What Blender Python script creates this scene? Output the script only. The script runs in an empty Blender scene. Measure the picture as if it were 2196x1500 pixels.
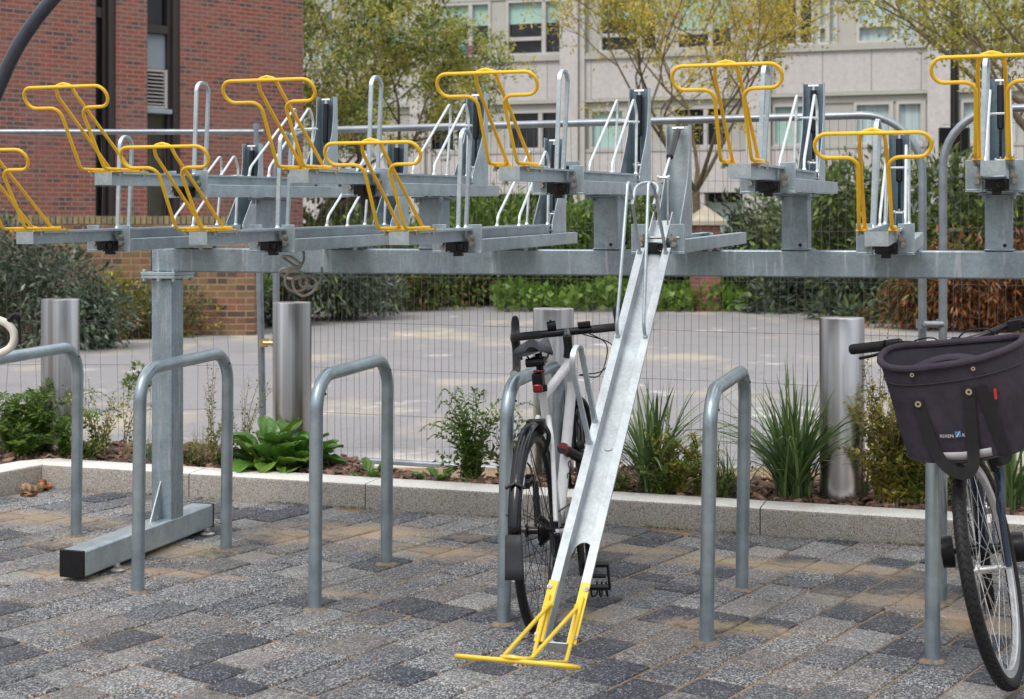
import bpy, bmesh, math, random
import numpy as np
from mathutils import Vector, Matrix
R = math.radians
random.seed(7); RNG = np.random.default_rng(7)
SC = bpy.context.scene
COL = SC.collection
F = 3370.0; CX = 1098.0; HY = 500.0; CAMZ = 1.36
UX, UY = .951, -.308
YAW = math.atan2(-.308, .951)

# ---------------------------------------------------------------- geometry of the place
def gs(y): return .02226*min(y, 10.0) - .11     # paving and planter rise gently away from the camera
def gz(y):                       # the yard beyond is level and a little lower
    return gs(y) if y < 8.2 else max(.02, gs(8.2)-(y-8.2)*.12)
def at(px, py, Y):               # a point at distance Y in a given direction
    return Vector(((px-CX)*Y/F, Y, CAMZ-(py-HY)*Y/F))
def gnd(px, py):                 # point of the sloping paving
    Y = F*1.47/(py-425.0)
    return Vector(((px-CX)*Y/F, Y, .02226*Y-.11))
def RP(s, t, z=0.0):             # rack frame: s along the row, t away from the camera
    return Vector((-1.4332+.951*s+.308*t, 6.625-.308*s+.951*t, z))
def RG(s, t, dz=0.0):
    p = RP(s, t); p.z = gs(p.y)+dz
    return p

# ---------------------------------------------------------------- tagging
def tag(o, label=None, cat=None, group=None, kind=None):
    if label: o['label'] = label
    if cat: o['category'] = cat
    if group: o['group'] = group
    if kind: o['kind'] = kind
    return o
def empty(name, loc=(0, 0, 0), rz=0, label=None, cat=None, group=None):
    o = bpy.data.objects.new(name, None); COL.objects.link(o)
    o.location = loc; o.rotation_euler = (0, 0, rz); o.empty_display_size = .05
    return tag(o, label, cat, group)
def copy_tree(o, parent=None):
    c = o.copy(); COL.objects.link(c)
    if parent is not None: c.parent = parent
    for ch in o.children: copy_tree(ch, c)
    return c

# ---------------------------------------------------------------- mesh builder
class MB:
    def __init__(s): s.v = []; s.f = []; s.m = []
    def add(s, vs, fs, mi=0):
        b = len(s.v); s.v += [Vector(p) for p in vs]
        s.f += [tuple(b+i for i in f) for f in fs]; s.m += [mi]*len(fs)
    def box(s, x0, x1, y0, y1, z0, z1, mi=0):
        s.add([(x0,y0,z0),(x1,y0,z0),(x1,y1,z0),(x0,y1,z0),(x0,y0,z1),(x1,y0,z1),(x1,y1,z1),(x0,y1,z1)],
              [(0,3,2,1),(4,5,6,7),(0,1,5,4),(1,2,6,5),(2,3,7,6),(3,0,4,7)], mi); return s
    def obox(s, o, ax, ay, az, mi=0):      # oriented box: origin corner + 3 edge vectors
        o, ax, ay, az = map(Vector, (o, ax, ay, az))
        p = [o, o+ax, o+ax+ay, o+ay]; s.add(p+[q+az for q in p],
              [(0,3,2,1),(4,5,6,7),(0,1,5,4),(1,2,6,5),(2,3,7,6),(3,0,4,7)], mi); return s
    def tube(s, pts, r, n=10, closed=False, caps=True, mi=0, flat=None):
        P = [Vector(p) for p in pts]
        rs = r if isinstance(r, (list, tuple)) else [r]*len(P)
        N = len(P); T = []
        for i in range(N):
            a = P[(i-1) % N] if (closed or i > 0) else P[i]
            b = P[(i+1) % N] if (closed or i < N-1) else P[i]
            d = b-a; T.append(d.normalized() if d.length > 1e-9 else Vector((0,0,1)))
        ref = Vector((0,0,1)) if abs(T[0].z) < .9 else Vector((1,0,0))
        u = (ref - T[0]*ref.dot(T[0])).normalized(); U = [u]
        for i in range(1, N):
            q = T[i-1].rotation_difference(T[i]); u = q @ U[-1]
            u = (u - T[i]*u.dot(T[i])).normalized(); U.append(u)
        b = len(s.v)
        for i in range(N):
            w = T[i].cross(U[i])
            for k in range(n):
                a = 2*math.pi*(k+.5)/n
                if flat: s.v.append(P[i] + U[i]*(math.cos(a)*flat[0]) + w*(math.sin(a)*flat[1]))
                else: s.v.append(P[i] + (U[i]*math.cos(a) + w*math.sin(a))*rs[i])
        M = N if closed else N-1
        for i in range(M):
            j = (i+1) % N
            for k in range(n):
                l = (k+1) % n
                s.f.append((b+i*n+k, b+i*n+l, b+j*n+l, b+j*n+k)); s.m.append(mi)
        if caps and not closed:
            s.f.append(tuple(b+k for k in reversed(range(n)))); s.m.append(mi)
            s.f.append(tuple(b+(N-1)*n+k for k in range(n))); s.m.append(mi)
        return s
    def cyl(s, a, b, r, n=16, mi=0): return s.tube([a, b], r, n, mi=mi)
    def prism(s, poly, ax, ay, o, d, mi=0):   # polygon (a,b) in plane ax,ay at o, extruded by d
        ax, ay, o, d = map(Vector, (ax, ay, o, d)); n = len(poly)
        v = [o+ax*p[0]+ay*p[1] for p in poly]; v += [p+d for p in v]
        s.add(v, [tuple(reversed(range(n))), tuple(range(n, 2*n))]+[(i, (i+1) % n, (i+1) % n+n, i+n) for i in range(n)], mi); return s
    def lathe(s, prof, o=(0,0,0), n=32, axis='z', mi=0, closed=False):
        b = len(s.v); o = Vector(o); m = len(prof)
        for (r, h) in prof:
            for k in range(n):
                a = 2*math.pi*k/n; c, d = r*math.cos(a), r*math.sin(a)
                s.v.append(o + (Vector((c, d, h)) if axis == 'z' else Vector((c, h, d)) if axis == 'y' else Vector((h, c, d))))
        for i in range(m if closed else m-1):
            j = (i+1) % m
            for k in range(n):
                l = (k+1) % n
                s.f.append((b+i*n+k, b+i*n+l, b+j*n+l, b+j*n+k)); s.m.append(mi)
        return s
    def grid(s, rows, mi=0, wrap=False):
        b = len(s.v); m = len(rows[0])
        for r in rows: s.v += [Vector(p) for p in r]
        for i in range(len(rows)-1):
            for k in range(m if wrap else m-1):
                l = (k+1) % m
                s.f.append((b+i*m+k, b+i*m+l, b+(i+1)*m+l, b+(i+1)*m+k)); s.m.append(mi)
        return s
    def xf(s, fn): s.v = [Vector(fn(p)) for p in s.v]; return s
    def build(s, name, mats, parent=None, smooth=True, bevel=0, solid=0, ang=35, seg=2):
        me = bpy.data.meshes.new(name); me.from_pydata([tuple(p) for p in s.v], [], s.f)
        if not isinstance(mats, (list, tuple)): mats = [mats]
        for m in mats: me.materials.append(m)
        if len(mats) > 1: me.polygons.foreach_set('material_index', s.m)
        bm = bmesh.new(); bm.from_mesh(me); bmesh.ops.recalc_face_normals(bm, faces=bm.faces); bm.to_mesh(me); bm.free()
        if smooth:
            me.polygons.foreach_set('use_smooth', [True]*len(me.polygons)); me.set_sharp_from_angle(angle=R(ang))
        me.update()
        o = bpy.data.objects.new(name, me); COL.objects.link(o)
        if parent is not None: o.parent = parent
        if solid:
            d = o.modifiers.new('Solidify', 'SOLIDIFY'); d.thickness = solid; d.offset = 0
        if bevel:
            d = o.modifiers.new('Bevel', 'BEVEL'); d.width = bevel; d.segments = seg; d.limit_method = 'ANGLE'; d.angle_limit = R(40)
            d.harden_normals = False
        return o

def fillet(pts, r, n=6):          # round the corners of a polyline
    P = [Vector(p) for p in pts]; out = [P[0]]
    rr = r if isinstance(r, (list, tuple)) else [r]*len(P)
    for i in range(1, len(P)-1):
        a, b, c = P[i-1], P[i], P[i+1]
        d1 = (a-b); d2 = (c-b); l1, l2 = d1.length, d2.length; d1.normalize(); d2.normalize()
        ang = d1.angle(d2)
        if ang > math.pi-.02 or rr[i] <= 0: out.append(b); continue
        t = min(rr[i]/math.tan(ang/2), l1*.49 if i > 1 else l1*.98, l2*.49 if i < len(P)-2 else l2*.98); rad = t*math.tan(ang/2)
        bis = (d1+d2).normalized(); cen = b + bis*(rad/math.sin(ang/2))
        s0 = b+d1*t - cen; e0 = b+d2*t - cen
        for k in range(n+1):
            f = k/n; w = s0.lerp(e0, f)
            # slerp
            th = s0.angle(e0); 
            if th > 1e-6: w = (s0*math.sin((1-f)*th)+e0*math.sin(f*th))/math.sin(th)
            out.append(cen+w)
    out.append(P[-1]); return out
def spline(pts, n=6):             # Catmull-Rom
    P = [Vector(p) for p in pts]; P = [P[0]*2-P[1]]+P+[P[-1]*2-P[-2]]; out = []
    for i in range(1, len(P)-2):
        for k in range(n):
            t = k/n; a, b, c, d = P[i-1], P[i], P[i+1], P[i+2]
            out.append(.5*((2*b)+(c-a)*t+(2*a-5*b+4*c-d)*t*t+(3*b-a-3*c+d)*t**3))
    out.append(P[-2]); return out

def np_obj(name, V, Q, mat, parent=None, mi=None, smooth=False):   # quads from numpy
    me = bpy.data.meshes.new(name); n = len(Q)
    me.vertices.add(len(V)); me.vertices.foreach_set('co', np.asarray(V, dtype=np.float32).ravel())
    me.loops.add(n*4); me.loops.foreach_set('vertex_index', np.asarray(Q, dtype=np.int32).ravel())
    me.polygons.add(n); me.polygons.foreach_set('loop_start', np.arange(0, n*4, 4, dtype=np.int32))
    mats = mat if isinstance(mat, (list, tuple)) else [mat]
    for m in mats: me.materials.append(m)
    if mi is not None: me.polygons.foreach_set('material_index', np.asarray(mi, dtype=np.int32))
    if smooth: me.polygons.foreach_set('use_smooth', np.ones(n, dtype=bool))
    me.update(calc_edges=True); me.validate()
    o = bpy.data.objects.new(name, me); COL.objects.link(o)
    if parent is not None: o.parent = parent
    return o
def nrm(a): return a/np.maximum(np.linalg.norm(a, axis=1, keepdims=True), 1e-9)
def leafset(P, D, L, W, up=.5, fold=.15):      # diamond leaves: base P, direction D
    P = np.asarray(P, float); n = len(P); D = nrm(np.asarray(D, float))
    L = np.broadcast_to(L, (n,)).reshape(-1, 1); W = np.broadcast_to(W, (n,)).reshape(-1, 1)
    N = nrm(np.array([0, 0, up])+RNG.normal(0, .5, (n, 3)))
    S = nrm(np.cross(D, N)); N = np.cross(S, D)
    m = P+D*L*.45
    V = np.stack([P, m+S*W*.5+N*W*fold, P+D*L, m-S*W*.5+N*W*fold], 1).reshape(-1, 3)
    return V, np.arange(n*4).reshape(-1, 4)

# ---------------------------------------------------------------- materials
MATS = {}
class NG:
    def __init__(s, name):
        m = bpy.data.materials.new(name); m.use_nodes = True; s.mat = m; s.t = m.node_tree; s.n = s.t.nodes
        s.b = s.n['Principled BSDF']; MATS[name] = m
    def new(s, typ, **kw):
        n = s.n.new(typ)
        for k, v in kw.items():
            if k.startswith('i_'):
                key = k[2:]; key = int(key) if key.isdigit() else key.replace('_', ' ')
                if hasattr(v, 'is_linked') or isinstance(v, bpy.types.NodeSocket): s.t.links.new(v, n.inputs[key])
                else: n.inputs[key].default_value = v
            else: setattr(n, k, v)
        return n
    def link(s, a, b): s.t.links.new(a, b)
    def obj(s): return s.new('ShaderNodeTexCoord').outputs['Object']
    def geo(s): return s.new('ShaderNodeNewGeometry')
    def noise(s, scale, detail=3, rough=.55, vec=None, out='Fac', dist=0):
        n = s.new('ShaderNodeTexNoise'); n.inputs['Scale'].default_value = scale; n.inputs['Detail'].default_value = detail
        n.inputs['Roughness'].default_value = rough; n.inputs['Distortion'].default_value = dist
        s.link(vec if vec is not None else s.obj(), n.inputs['Vector']); return n.outputs[out]
    def vor(s, scale, vec=None, out='Color', feature='F1'):
        n = s.new('ShaderNodeTexVoronoi'); n.feature = feature; n.inputs['Scale'].default_value = scale
        s.link(vec if vec is not None else s.obj(), n.inputs['Vector']); return n.outputs[out]
    def ramp(s, fac, stops, interp='LINEAR'):
        n = s.new('ShaderNodeValToRGB'); n.color_ramp.interpolation = interp; e = n.color_ramp.elements
        while len(e) < len(stops): e.new(.5)
        for i, (p, c) in enumerate(stops):
            e[i].position = p; e[i].color = (c[0], c[1], c[2], 1) if not isinstance(c, (int, float)) else (c, c, c, 1)
        s.link(fac, n.inputs[0]); return n.outputs[0]
    def mix(s, fac, a, b, mode='MIX'):
        n = s.new('ShaderNodeMix', data_type='RGBA', blend_type=mode)
        for sock, v in ((n.inputs[0], fac), (n.inputs[6], a), (n.inputs[7], b)):
            if isinstance(v, bpy.types.NodeSocket): s.link(v, sock)
            elif isinstance(v, (int, float)): sock.default_value = v
            else: sock.default_value = (v[0], v[1], v[2], 1)
        return n.outputs[2]
    def math(s, op, a, b=0.0, clamp=False):
        n = s.new('ShaderNodeMath', operation=op, use_clamp=clamp)
        for i, v in enumerate((a, b)):
            if isinstance(v, bpy.types.NodeSocket): s.link(v, n.inputs[i])
            else: n.inputs[i].default_value = v
        return n.outputs[0]
    def scale(s, vec, sc, loc=(0,0,0), rot=(0,0,0)):
        n = s.new('ShaderNodeMapping'); n.inputs['Scale'].default_value = sc; n.inputs['Location'].default_value = loc; n.inputs['Rotation'].default_value = rot
        s.link(vec, n.inputs['Vector']); return n.outputs[0]
    def bump(s, h, strength=.3, dist=.01):
        n = s.new('ShaderNodeBump'); n.inputs['Strength'].default_value = strength; n.inputs['Distance'].default_value = dist
        s.link(h, n.inputs['Height']); s.link(n.outputs[0], s.b.inputs['Normal'])
    def set(s, color=None, rough=None, metal=None, **kw):
        for key, v in (('Base Color', color), ('Roughness', rough), ('Metallic', metal)):
            if v is None: continue
            if isinstance(v, bpy.types.NodeSocket): s.link(v, s.b.inputs[key])
            elif key == 'Base Color': s.b.inputs[key].default_value = (v[0], v[1], v[2], 1)
            else: s.b.inputs[key].default_value = v
        for k, v in kw.items(): s.b.inputs[k.replace('_', ' ')].default_value = v
        return s.mat
def plain(name, c, rough=.5, metal=0, var=.12, vs=30, bump=0, bs=200):
    g = NG(name); n = g.noise(vs, 4)
    col = g.ramp(n, [(.3, [x*(1-var) for x in c]), (.7, [min(1, x*(1+var)) for x in c])])
    if bump: g.bump(g.noise(bs, 2), bump, .002)
    return g.set(col, g.ramp(g.noise(vs*1.7, 3), [(.3, max(0, rough-.08)), (.7, min(1, rough+.08))]), metal)

def mat_galv(name, c=(.45, .525, .565), metal=.7, rough=.40, streak=0, spangle=.2):
    g = NG(name); o = g.obj()
    a = g.noise(9, 5, .6, o); b = g.vor(120, o); sp = g.noise(60, 4, .7, o)
    bw = g.new('ShaderNodeRGBToBW'); g.link(b, bw.inputs[0])
    col = g.ramp(a, [(.25, [x*.68 for x in c]), (.5, c), (.75, [min(1, x*1.32) for x in c])])
    col = g.mix(spangle, col, g.ramp(bw.outputs[0], [(.2, [x*.7 for x in c]), (.8, [min(1, x*1.35) for x in c])]))
    if streak:
        st = g.noise(5, 6, .7, g.scale(o, (9, 9, .8), rot=(0, R(35), 0)))
        col = g.mix(g.ramp(st, [(.54, 0), (.68, .55)]), col, (.66, .70, .74))
        col = g.mix(g.ramp(g.noise(14, 5, .8, o), [(.58, 0), (.72, .5)]), col, (.20, .25, .28))
    rr = g.ramp(sp, [(.3, rough-.04), (.7, rough+.06)])
    g.bump(g.noise(35, 3, .5, o), .06, .001)
    return g.set(col, rr, metal)
galv = mat_galv('galvanised_steel')
galv_beam = mat_galv('galvanised_beam', (.29, .36, .405), .6, .42, streak=1)
galv_bright = mat_galv('galvanised_bright', (.43, .475, .50), .6, .40)
galv_tube = mat_galv('galvanised_tube', (.36, .435, .48), .8, .33, spangle=.07)
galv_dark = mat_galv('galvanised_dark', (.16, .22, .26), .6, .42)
wire_mat = plain('zinc_wire', (.62, .66, .68), .35, .6)
fence_tube = mat_galv('fence_tube', (.27, .30, .335), .75, .42, spangle=.1)
fence_wire = plain('fence_wire', (.10, .10, .105), .5, .3)
def mk_yellow(name, c):
    g = NG(name); o = g.obj()
    col = g.ramp(g.noise(9, 4, .6, o), [(.3, [x*.88 for x in c]), (.7, [min(1, x*1.08) for x in c])])
    col = g.mix(g.ramp(g.noise(75, 5, .8, o), [(.64, 0), (.72, .40)]), col, (.30, .19, .05))
    return g.set(col, g.ramp(g.noise(20, 3), [(.3, .26), (.7, .46)]))
yellow = mk_yellow('yellow_paint', (.86, .53, .018))
yellow_pale = mk_yellow('yellow_paint_light', (.72, .50, .035))
black_plastic = plain('black_plastic', (.008, .0085, .010), .42)
black_gloss = plain('black_gloss', (.006, .0065, .009), .15)
black_metal = plain('black_metal', (.02, .02, .022), .3, .5)
rubber = plain('rubber', (.012, .012, .014), .6, 0, .2, 40)
for _n in ('black_plastic', 'rubber'): MATS[_n].node_tree.nodes['Principled BSDF'].inputs['Specular IOR Level'].default_value = .3
steel = plain('bright_steel', (.66, .66, .66), .25, .9)
bolt_mat = plain('bolt_steel', (.40, .38, .36), .35, .8, .3, 90)
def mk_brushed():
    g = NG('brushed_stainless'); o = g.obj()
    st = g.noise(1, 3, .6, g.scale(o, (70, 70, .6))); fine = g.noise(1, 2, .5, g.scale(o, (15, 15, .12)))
    col = g.mix(.65, g.ramp(st, [(.3, (.36, .35, .345)), (.7, (.60, .595, .60))]), g.ramp(fine, [(.38, (.17, .15, .13)), (.47, (.46, .45, .45)), (.56, (.52, .51, .51)), (.64, (.90, .90, .91))]))  # second ramp: broad bright and dark reflection bands painted into the steel colour
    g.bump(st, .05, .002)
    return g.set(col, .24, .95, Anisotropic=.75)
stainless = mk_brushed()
def mk_paver():
    g = NG('granite_pavers'); o = g.obj()
    at_ = g.new('ShaderNodeAttribute', attribute_name='tone'); tone = at_.outputs['Fac']
    v = g.new('ShaderNodeTexVoronoi'); v.inputs['Scale'].default_value = 195; g.link(o, v.inputs['Vector'])
    bw = g.new('ShaderNodeRGBToBW'); g.link(v.outputs['Color'], bw.inputs[0])
    n2 = g.noise(300, 2, .5, o); sp = g.math('ADD', g.math('MULTIPLY', bw.outputs[0], .75), g.math('MULTIPLY', n2, .25))
    light = g.ramp(sp, [(.25, (.015, .017, .024)), (.42, (.072, .077, .090)), (.57, (.175, .178, .188)), (.77, (.50, .50, .495))])
    var = g.math('FRACT', g.math('MULTIPLY', tone, 37.0)); light = g.mix(g.ramp(var, [(0, .48), (.45, 0)]), light, (.055, .058, .070)); light = g.mix(g.ramp(var, [(.6, 0), (1, .35)]), light, (.36, .355, .34))
    dark = g.ramp(sp, [(.3, (.014, .017, .026)), (.52, (.042, .048, .068)), (.68, (.085, .092, .115)), (.8, (.30, .31, .32))])
    warm = g.mix(.16, light, (.34, .27, .20))
    c = g.mix(g.ramp(tone, [(.22, 0), (.30, 1)], 'LINEAR'), dark, light)
    c = g.mix(g.ramp(tone, [(.70, 0), (.85, 1)]), c, warm)
    # sand washed over the paving in patches
    def patch(cx, cy, rx, ry, ang=0):
        m = g.scale(o, (1, 1, 0), (0, 0, 0)); sub = g.new('ShaderNodeVectorMath', operation='SUBTRACT'); g.link(m, sub.inputs[0]); sub.inputs[1].default_value = (cx, cy, 0)
        rt = g.new('ShaderNodeVectorRotate', rotation_type='Z_AXIS'); g.link(sub.outputs[0], rt.inputs[0]); rt.inputs['Angle'].default_value = -ang
        m2 = g.scale(rt.outputs[0], (1/rx, 1/ry, 1)); ln = g.new('ShaderNodeVectorMath', operation='LENGTH'); g.link(m2, ln.inputs[0])
        return g.math('SUBTRACT', 1.0, ln.outputs['Value'])
    tot = None
    for (px, py, rx, ry) in [(300,1175,.62,.20),(820,1140,.55,.20),(640,1150,.30,.2),(330,1225,.45,.07),(130,1235,.25,.08),(60,1110,.7,.2),(930,1180,.4,.17),(1700,1215,.95,.14),(1360,1180,.35,.13),(1560,1345,.3,.1),(1950,1290,.4,.2),(1250,1320,.15,.1),(740,1275,.2,.06),(2100,1340,.25,.2)]:
        p = gnd(px, py); a = patch(p.x, p.y, rx, ry, YAW)
        tot = a if tot is None else g.math('MAXIMUM', tot, a)
    nn = g.noise(5, 5, .65, o); nf = g.noise(60, 3, .6, o)
    nn2 = g.noise(16, 5, .7, o)
    mask = g.math('ADD', g.math('MULTIPLY', g.math('MAXIMUM', tot, -.6), .62), g.math('ADD', g.math('MULTIPLY', nn, 1.1), g.math('MULTIPLY', nn2, .9)))
    mask = g.math('SUBTRACT', g.math('ADD', mask, g.math('MULTIPLY', nf, .5)), g.math('MULTIPLY', sp, .45))
    mask = g.math('MULTIPLY', mask, .5)
    mk2 = g.ramp(mask, [(.54, 0), (.76, .8)])
    sand = g.ramp(g.noise(180, 3, .7, o), [(.3, (.26, .18, .11)), (.7, (.52, .38, .24))])
    moss = g.mix(g.ramp(g.noise(3, 3, .6, o), [(.50, 0), (.66, .6)]), sand, (.34, .32, .15))
    c = g.mix(mk2, c, moss)
    st = g.noise(2.2, 4, .6, o); c = g.mix(g.ramp(st, [(.45, 0), (.72, .14)]), c, (.30, .26, .2))
    c = g.mix(g.ramp(g.noise(1.4, 5, .65, g.scale(o, (1,1,1), loc=(7,3,0))), [(.42, .28), (.6, 0)]), c, (.03, .033, .04))
    g.bump(sp, .45, .004)
    return g.set(c, .82)
paver_mat = mk_paver()
def mk_joint():
    g = NG('joint_sand'); o = g.obj()
    c = g.ramp(g.noise(60, 4, .7, o), [(.3, (.10, .07, .045)), (.5, (.27, .18, .11)), (.72, (.42, .29, .18))])
    c = g.mix(g.ramp(g.noise(2, 3, .6, o), [(.45, 0), (.65, .7)]), c, (.09, .085, .055)); return g.set(c, .95)
joint_mat = mk_joint()
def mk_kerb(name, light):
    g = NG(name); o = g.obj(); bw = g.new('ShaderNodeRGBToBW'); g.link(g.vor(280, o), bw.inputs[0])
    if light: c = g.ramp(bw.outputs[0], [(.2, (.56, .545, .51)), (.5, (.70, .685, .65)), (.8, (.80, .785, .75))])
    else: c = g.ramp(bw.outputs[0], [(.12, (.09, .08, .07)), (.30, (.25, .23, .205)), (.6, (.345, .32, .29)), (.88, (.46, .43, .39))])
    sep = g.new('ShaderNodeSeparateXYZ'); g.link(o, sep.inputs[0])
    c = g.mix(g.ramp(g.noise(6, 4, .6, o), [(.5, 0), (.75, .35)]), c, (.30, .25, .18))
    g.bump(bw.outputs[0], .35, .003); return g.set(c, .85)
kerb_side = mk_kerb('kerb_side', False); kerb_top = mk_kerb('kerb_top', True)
def mk_asphalt():
    g = NG('car_park_asphalt'); o = g.obj()
    c = g.ramp(g.noise(40, 5, .7, o), [(.3, (.185, .18, .188)), (.7, (.30, .294, .302))])
    big = g.noise(.55, 5, .6, g.scale(o, (1, .6, 1)))
    c = g.mix(g.ramp(big, [(.53, 0), (.62, .75)]), c, (.42, .37, .29))
    c = g.mix(g.ramp(g.noise(1.1, 4, .6, g.scale(o, (1, .8, 1), loc=(4, 2, 0))), [(.62, 0), (.69, .8)]), c, (.55, .53, .50))
    c = g.mix(g.ramp(g.noise(1.7, 6, .7, g.scale(o, (1, .7, 1), loc=(1, 9, 0))), [(.36, .30), (.47, 0)]), c, (.14, .138, .145))
    ck = g.vor(.16, g.scale(o, (1, 1, 0), loc=(3, 1, 0)), 'Distance', 'DISTANCE_TO_EDGE'); c = g.mix(g.ramp(ck, [(.0015, .35), (.004, 0)]), c, (.09, .088, .09))
    # pale concrete apron next to the planter: a different surface with its own edge
    sep = g.new('ShaderNodeSeparateXYZ'); g.link(o, sep.inputs[0])
    e = g.math('ADD', g.math('ADD', sep.outputs['Y'], g.math('MULTIPLY', sep.outputs['X'], .30)), g.math('MULTIPLY', g.noise(1.2, 4, .6, o), 1.4))
    m = g.ramp(g.math('MULTIPLY', e, .1), [(.955, 1), (1.0, 0)])
    pale = g.ramp(g.noise(9, 5, .65, o), [(.3, (.52, .485, .42)), (.7, (.68, .65, .59))])
    c = g.mix(m, c, pale)
    g.bump(g.noise(80, 3), .2, .004)
    return g.set(c, .9)
asphalt = mk_asphalt()
ground_mat = plain('ground_earth', (.20, .17, .13), .95, 0, .3, 2)
def mk_mulch(name, cols):
    g = NG(name); rnd = g.geo().outputs['Random Per Island']
    return g.set(g.mix(.3, g.ramp(rnd, cols), g.ramp(g.noise(120, 3), [(.3, (.03, .02, .015)), (.7, (.3, .2, .14))])), .85)
chip_mat = mk_mulch('bark_chip', [(0, (.045, .022, .016)), (.4, (.11, .055, .038)), (.75, (.20, .11, .075)), (1, (.36, .22, .16))])
soil_mat = plain('soil', (.055, .033, .023), .95, 0, .5, 40, .8, 60)
def mk_leaf(name, cols, rough=.5, trans=.25, spec=.4):
    g = NG(name); rnd = g.geo().outputs['Random Per Island']
    c = g.ramp(rnd, [(i/(len(cols)-1), k) for i, k in enumerate(cols)])
    c = g.mix(.35, c, g.ramp(g.noise(1.3, 3), [(.35, [x*.6 for x in cols[0]]), (.65, [min(1, x*1.3) for x in cols[-1]])]))
    g.set(c, rough); 
    tr = g.new('ShaderNodeBsdfTranslucent'); g.link(c, tr.inputs[0]); mx = g.new('ShaderNodeMixShader'); mx.inputs[0].default_value = trans
    out = g.n['Material Output']; g.link(g.b.outputs[0], mx.inputs[1]); g.link(tr.outputs[0], mx.inputs[2]); g.link(mx.outputs[0], out.inputs[0])
    return g.mat
L_olive = mk_leaf('leaf_olive', [(.15, .19, .03), (.32, .36, .08), (.50, .50, .12), (.64, .54, .14)], trans=.45)
L_yellow = mk_leaf('leaf_yellow', [(.26, .28, .04), (.50, .44, .06), (.66, .52, .07), (.72, .46, .08)], trans=.45)
L_green = mk_leaf('leaf_green', [(.025, .05, .010), (.07, .13, .025), (.14, .22, .04), (.25, .32, .08)])
L_dark = mk_leaf('leaf_dark', [(.010, .025, .012), (.028, .055, .028), (.07, .11, .065), (.20, .25, .17)])
L_grey = mk_leaf('leaf_grey', [(.014, .028, .018), (.055, .085, .060), (.13, .17, .125), (.32, .38, .32)])
L_bright = mk_leaf('leaf_bright', [(.06, .12, .015), (.12, .22, .03), (.20, .32, .05)])
L_blade = mk_leaf('leaf_blade', [(.018, .048, .012), (.05, .11, .025), (.12, .20, .05), (.24, .33, .13)], .38, .15)
L_broad = mk_leaf('leaf_broad', [(.03, .11, .014), (.07, .19, .025), (.16, .32, .06)], .32, .2)
L_gold = mk_leaf('leaf_gold', [(.15, .20, .02), (.28, .32, .035), (.44, .44, .06), (.56, .40, .10)])
L_fern = mk_leaf('leaf_fern', [(.03, .07, .012), (.09, .18, .025), (.20, .32, .05)])
L_rust = mk_leaf('leaf_rust', [(.030, .013, .008), (.11, .035, .014), (.25, .085, .024), (.36, .16, .045)])
L_dry = mk_leaf('leaf_dry', [(.18, .13, .06), (.30, .24, .10), (.16, .18, .05)])
bark = plain('bark', (.17, .13, .085), .9, 0, .3, 12)
twig = plain('twig', (.22, .17, .09), .85, 0, .3, 12)
def mk_brick(name, c1, c2, c3, mortar, bw=.225, rh=.075, ms=.010):
    g = NG(name); o = g.obj()
    # facade lies in the local XZ plane
    sep = g.new('ShaderNodeSeparateXYZ'); g.link(o, sep.inputs[0]); cmb = g.new('ShaderNodeCombineXYZ')
    g.link(g.math('ADD', sep.outputs['X'], sep.outputs['Y']), cmb.inputs[0]); g.link(sep.outputs['Z'], cmb.inputs[1]); v = cmb.outputs[0]
    def bt(a, b, bias, off=0):
        n = g.new('ShaderNodeTexBrick'); n.inputs['Color1'].default_value = (*a, 1); n.inputs['Color2'].default_value = (*b, 1); n.inputs['Mortar'].default_value = (*mortar, 1)
        n.inputs['Scale'].default_value = 1; n.inputs['Mortar Size'].default_value = ms; n.inputs['Bias'].default_value = bias
        n.inputs['Brick Width'].default_value = bw; n.inputs['Row Height'].default_value = rh; n.inputs['Mortar Smooth'].default_value = .15
        g.link(v, n.inputs['Vector']); return n
    n1 = bt(c1, c2, 0); 
    # per brick second random: voronoi-like white noise on brick cell
    cell = g.new('ShaderNodeTexWhiteNoise', noise_dimensions='2D')
    row = g.math('FLOOR', g.math('DIVIDE', sep.outputs['Z'], rh)); odd = g.math('MODULO', row, 2.0)
    cx = g.math('FLOOR', g.math('ADD', g.math('DIVIDE', g.math('ADD', sep.outputs['X'], sep.outputs['Y']), bw), g.math('MULTIPLY', g.math('ABSOLUTE', odd), .5)))
    c2n = g.new('ShaderNodeCombineXYZ'); g.link(cx, c2n.inputs[0]); g.link(row, c2n.inputs[1]); g.link(c2n.outputs[0], cell.inputs['Vector'])
    k = g.ramp(cell.outputs['Value'], [(.0, c1), (.30, [x*.85 for x in c1]), (.45, c2), (.62, [x*1.2 for x in c2]), (.80, c3), (1, [x*.6 for x in c3])], 'CONSTANT')
    c = g.mix(n1.outputs['Fac'], k, mortar)
    c = g.mix(g.ramp(g.noise(45, 4, .7, o), [(.35, .5), (.7, 0)]), c, [x*.35 for x in c1])
    c = g.mix(g.ramp(g.noise(.8, 4, .6, o), [(.42, 0), (.70, .45)]), c, [x*.5+.09 for x in c1])
    inv = g.math('SUBTRACT', 1.0, n1.outputs['Fac']); g.bump(inv, .6, .012)
    return g.set(c, .9)
red_brick = mk_brick('red_brick', (.38, .115, .085), (.27, .125, .10), (.12, .085, .095), (.40, .30, .24))
stock_brick = mk_brick('stock_brick', (.27, .16, .08), (.24, .10, .065), (.09, .06, .055), (.40, .28, .17), .25, .086)
def mk_granite():
    g = NG('pink_granite'); o = g.obj(); n = g.noise(6, 6, .75, o)
    c = g.ramp(n, [(.3, (.43, .415, .41)), (.7, (.58, .555, .55))]); c = g.mix(g.ramp(g.noise(.5, 3, .6, g.scale(o, (4, 4, .6))), [(.45, 0), (.8, .35)]), c, (.36, .33, .33)); return g.set(c, .6)
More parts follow.
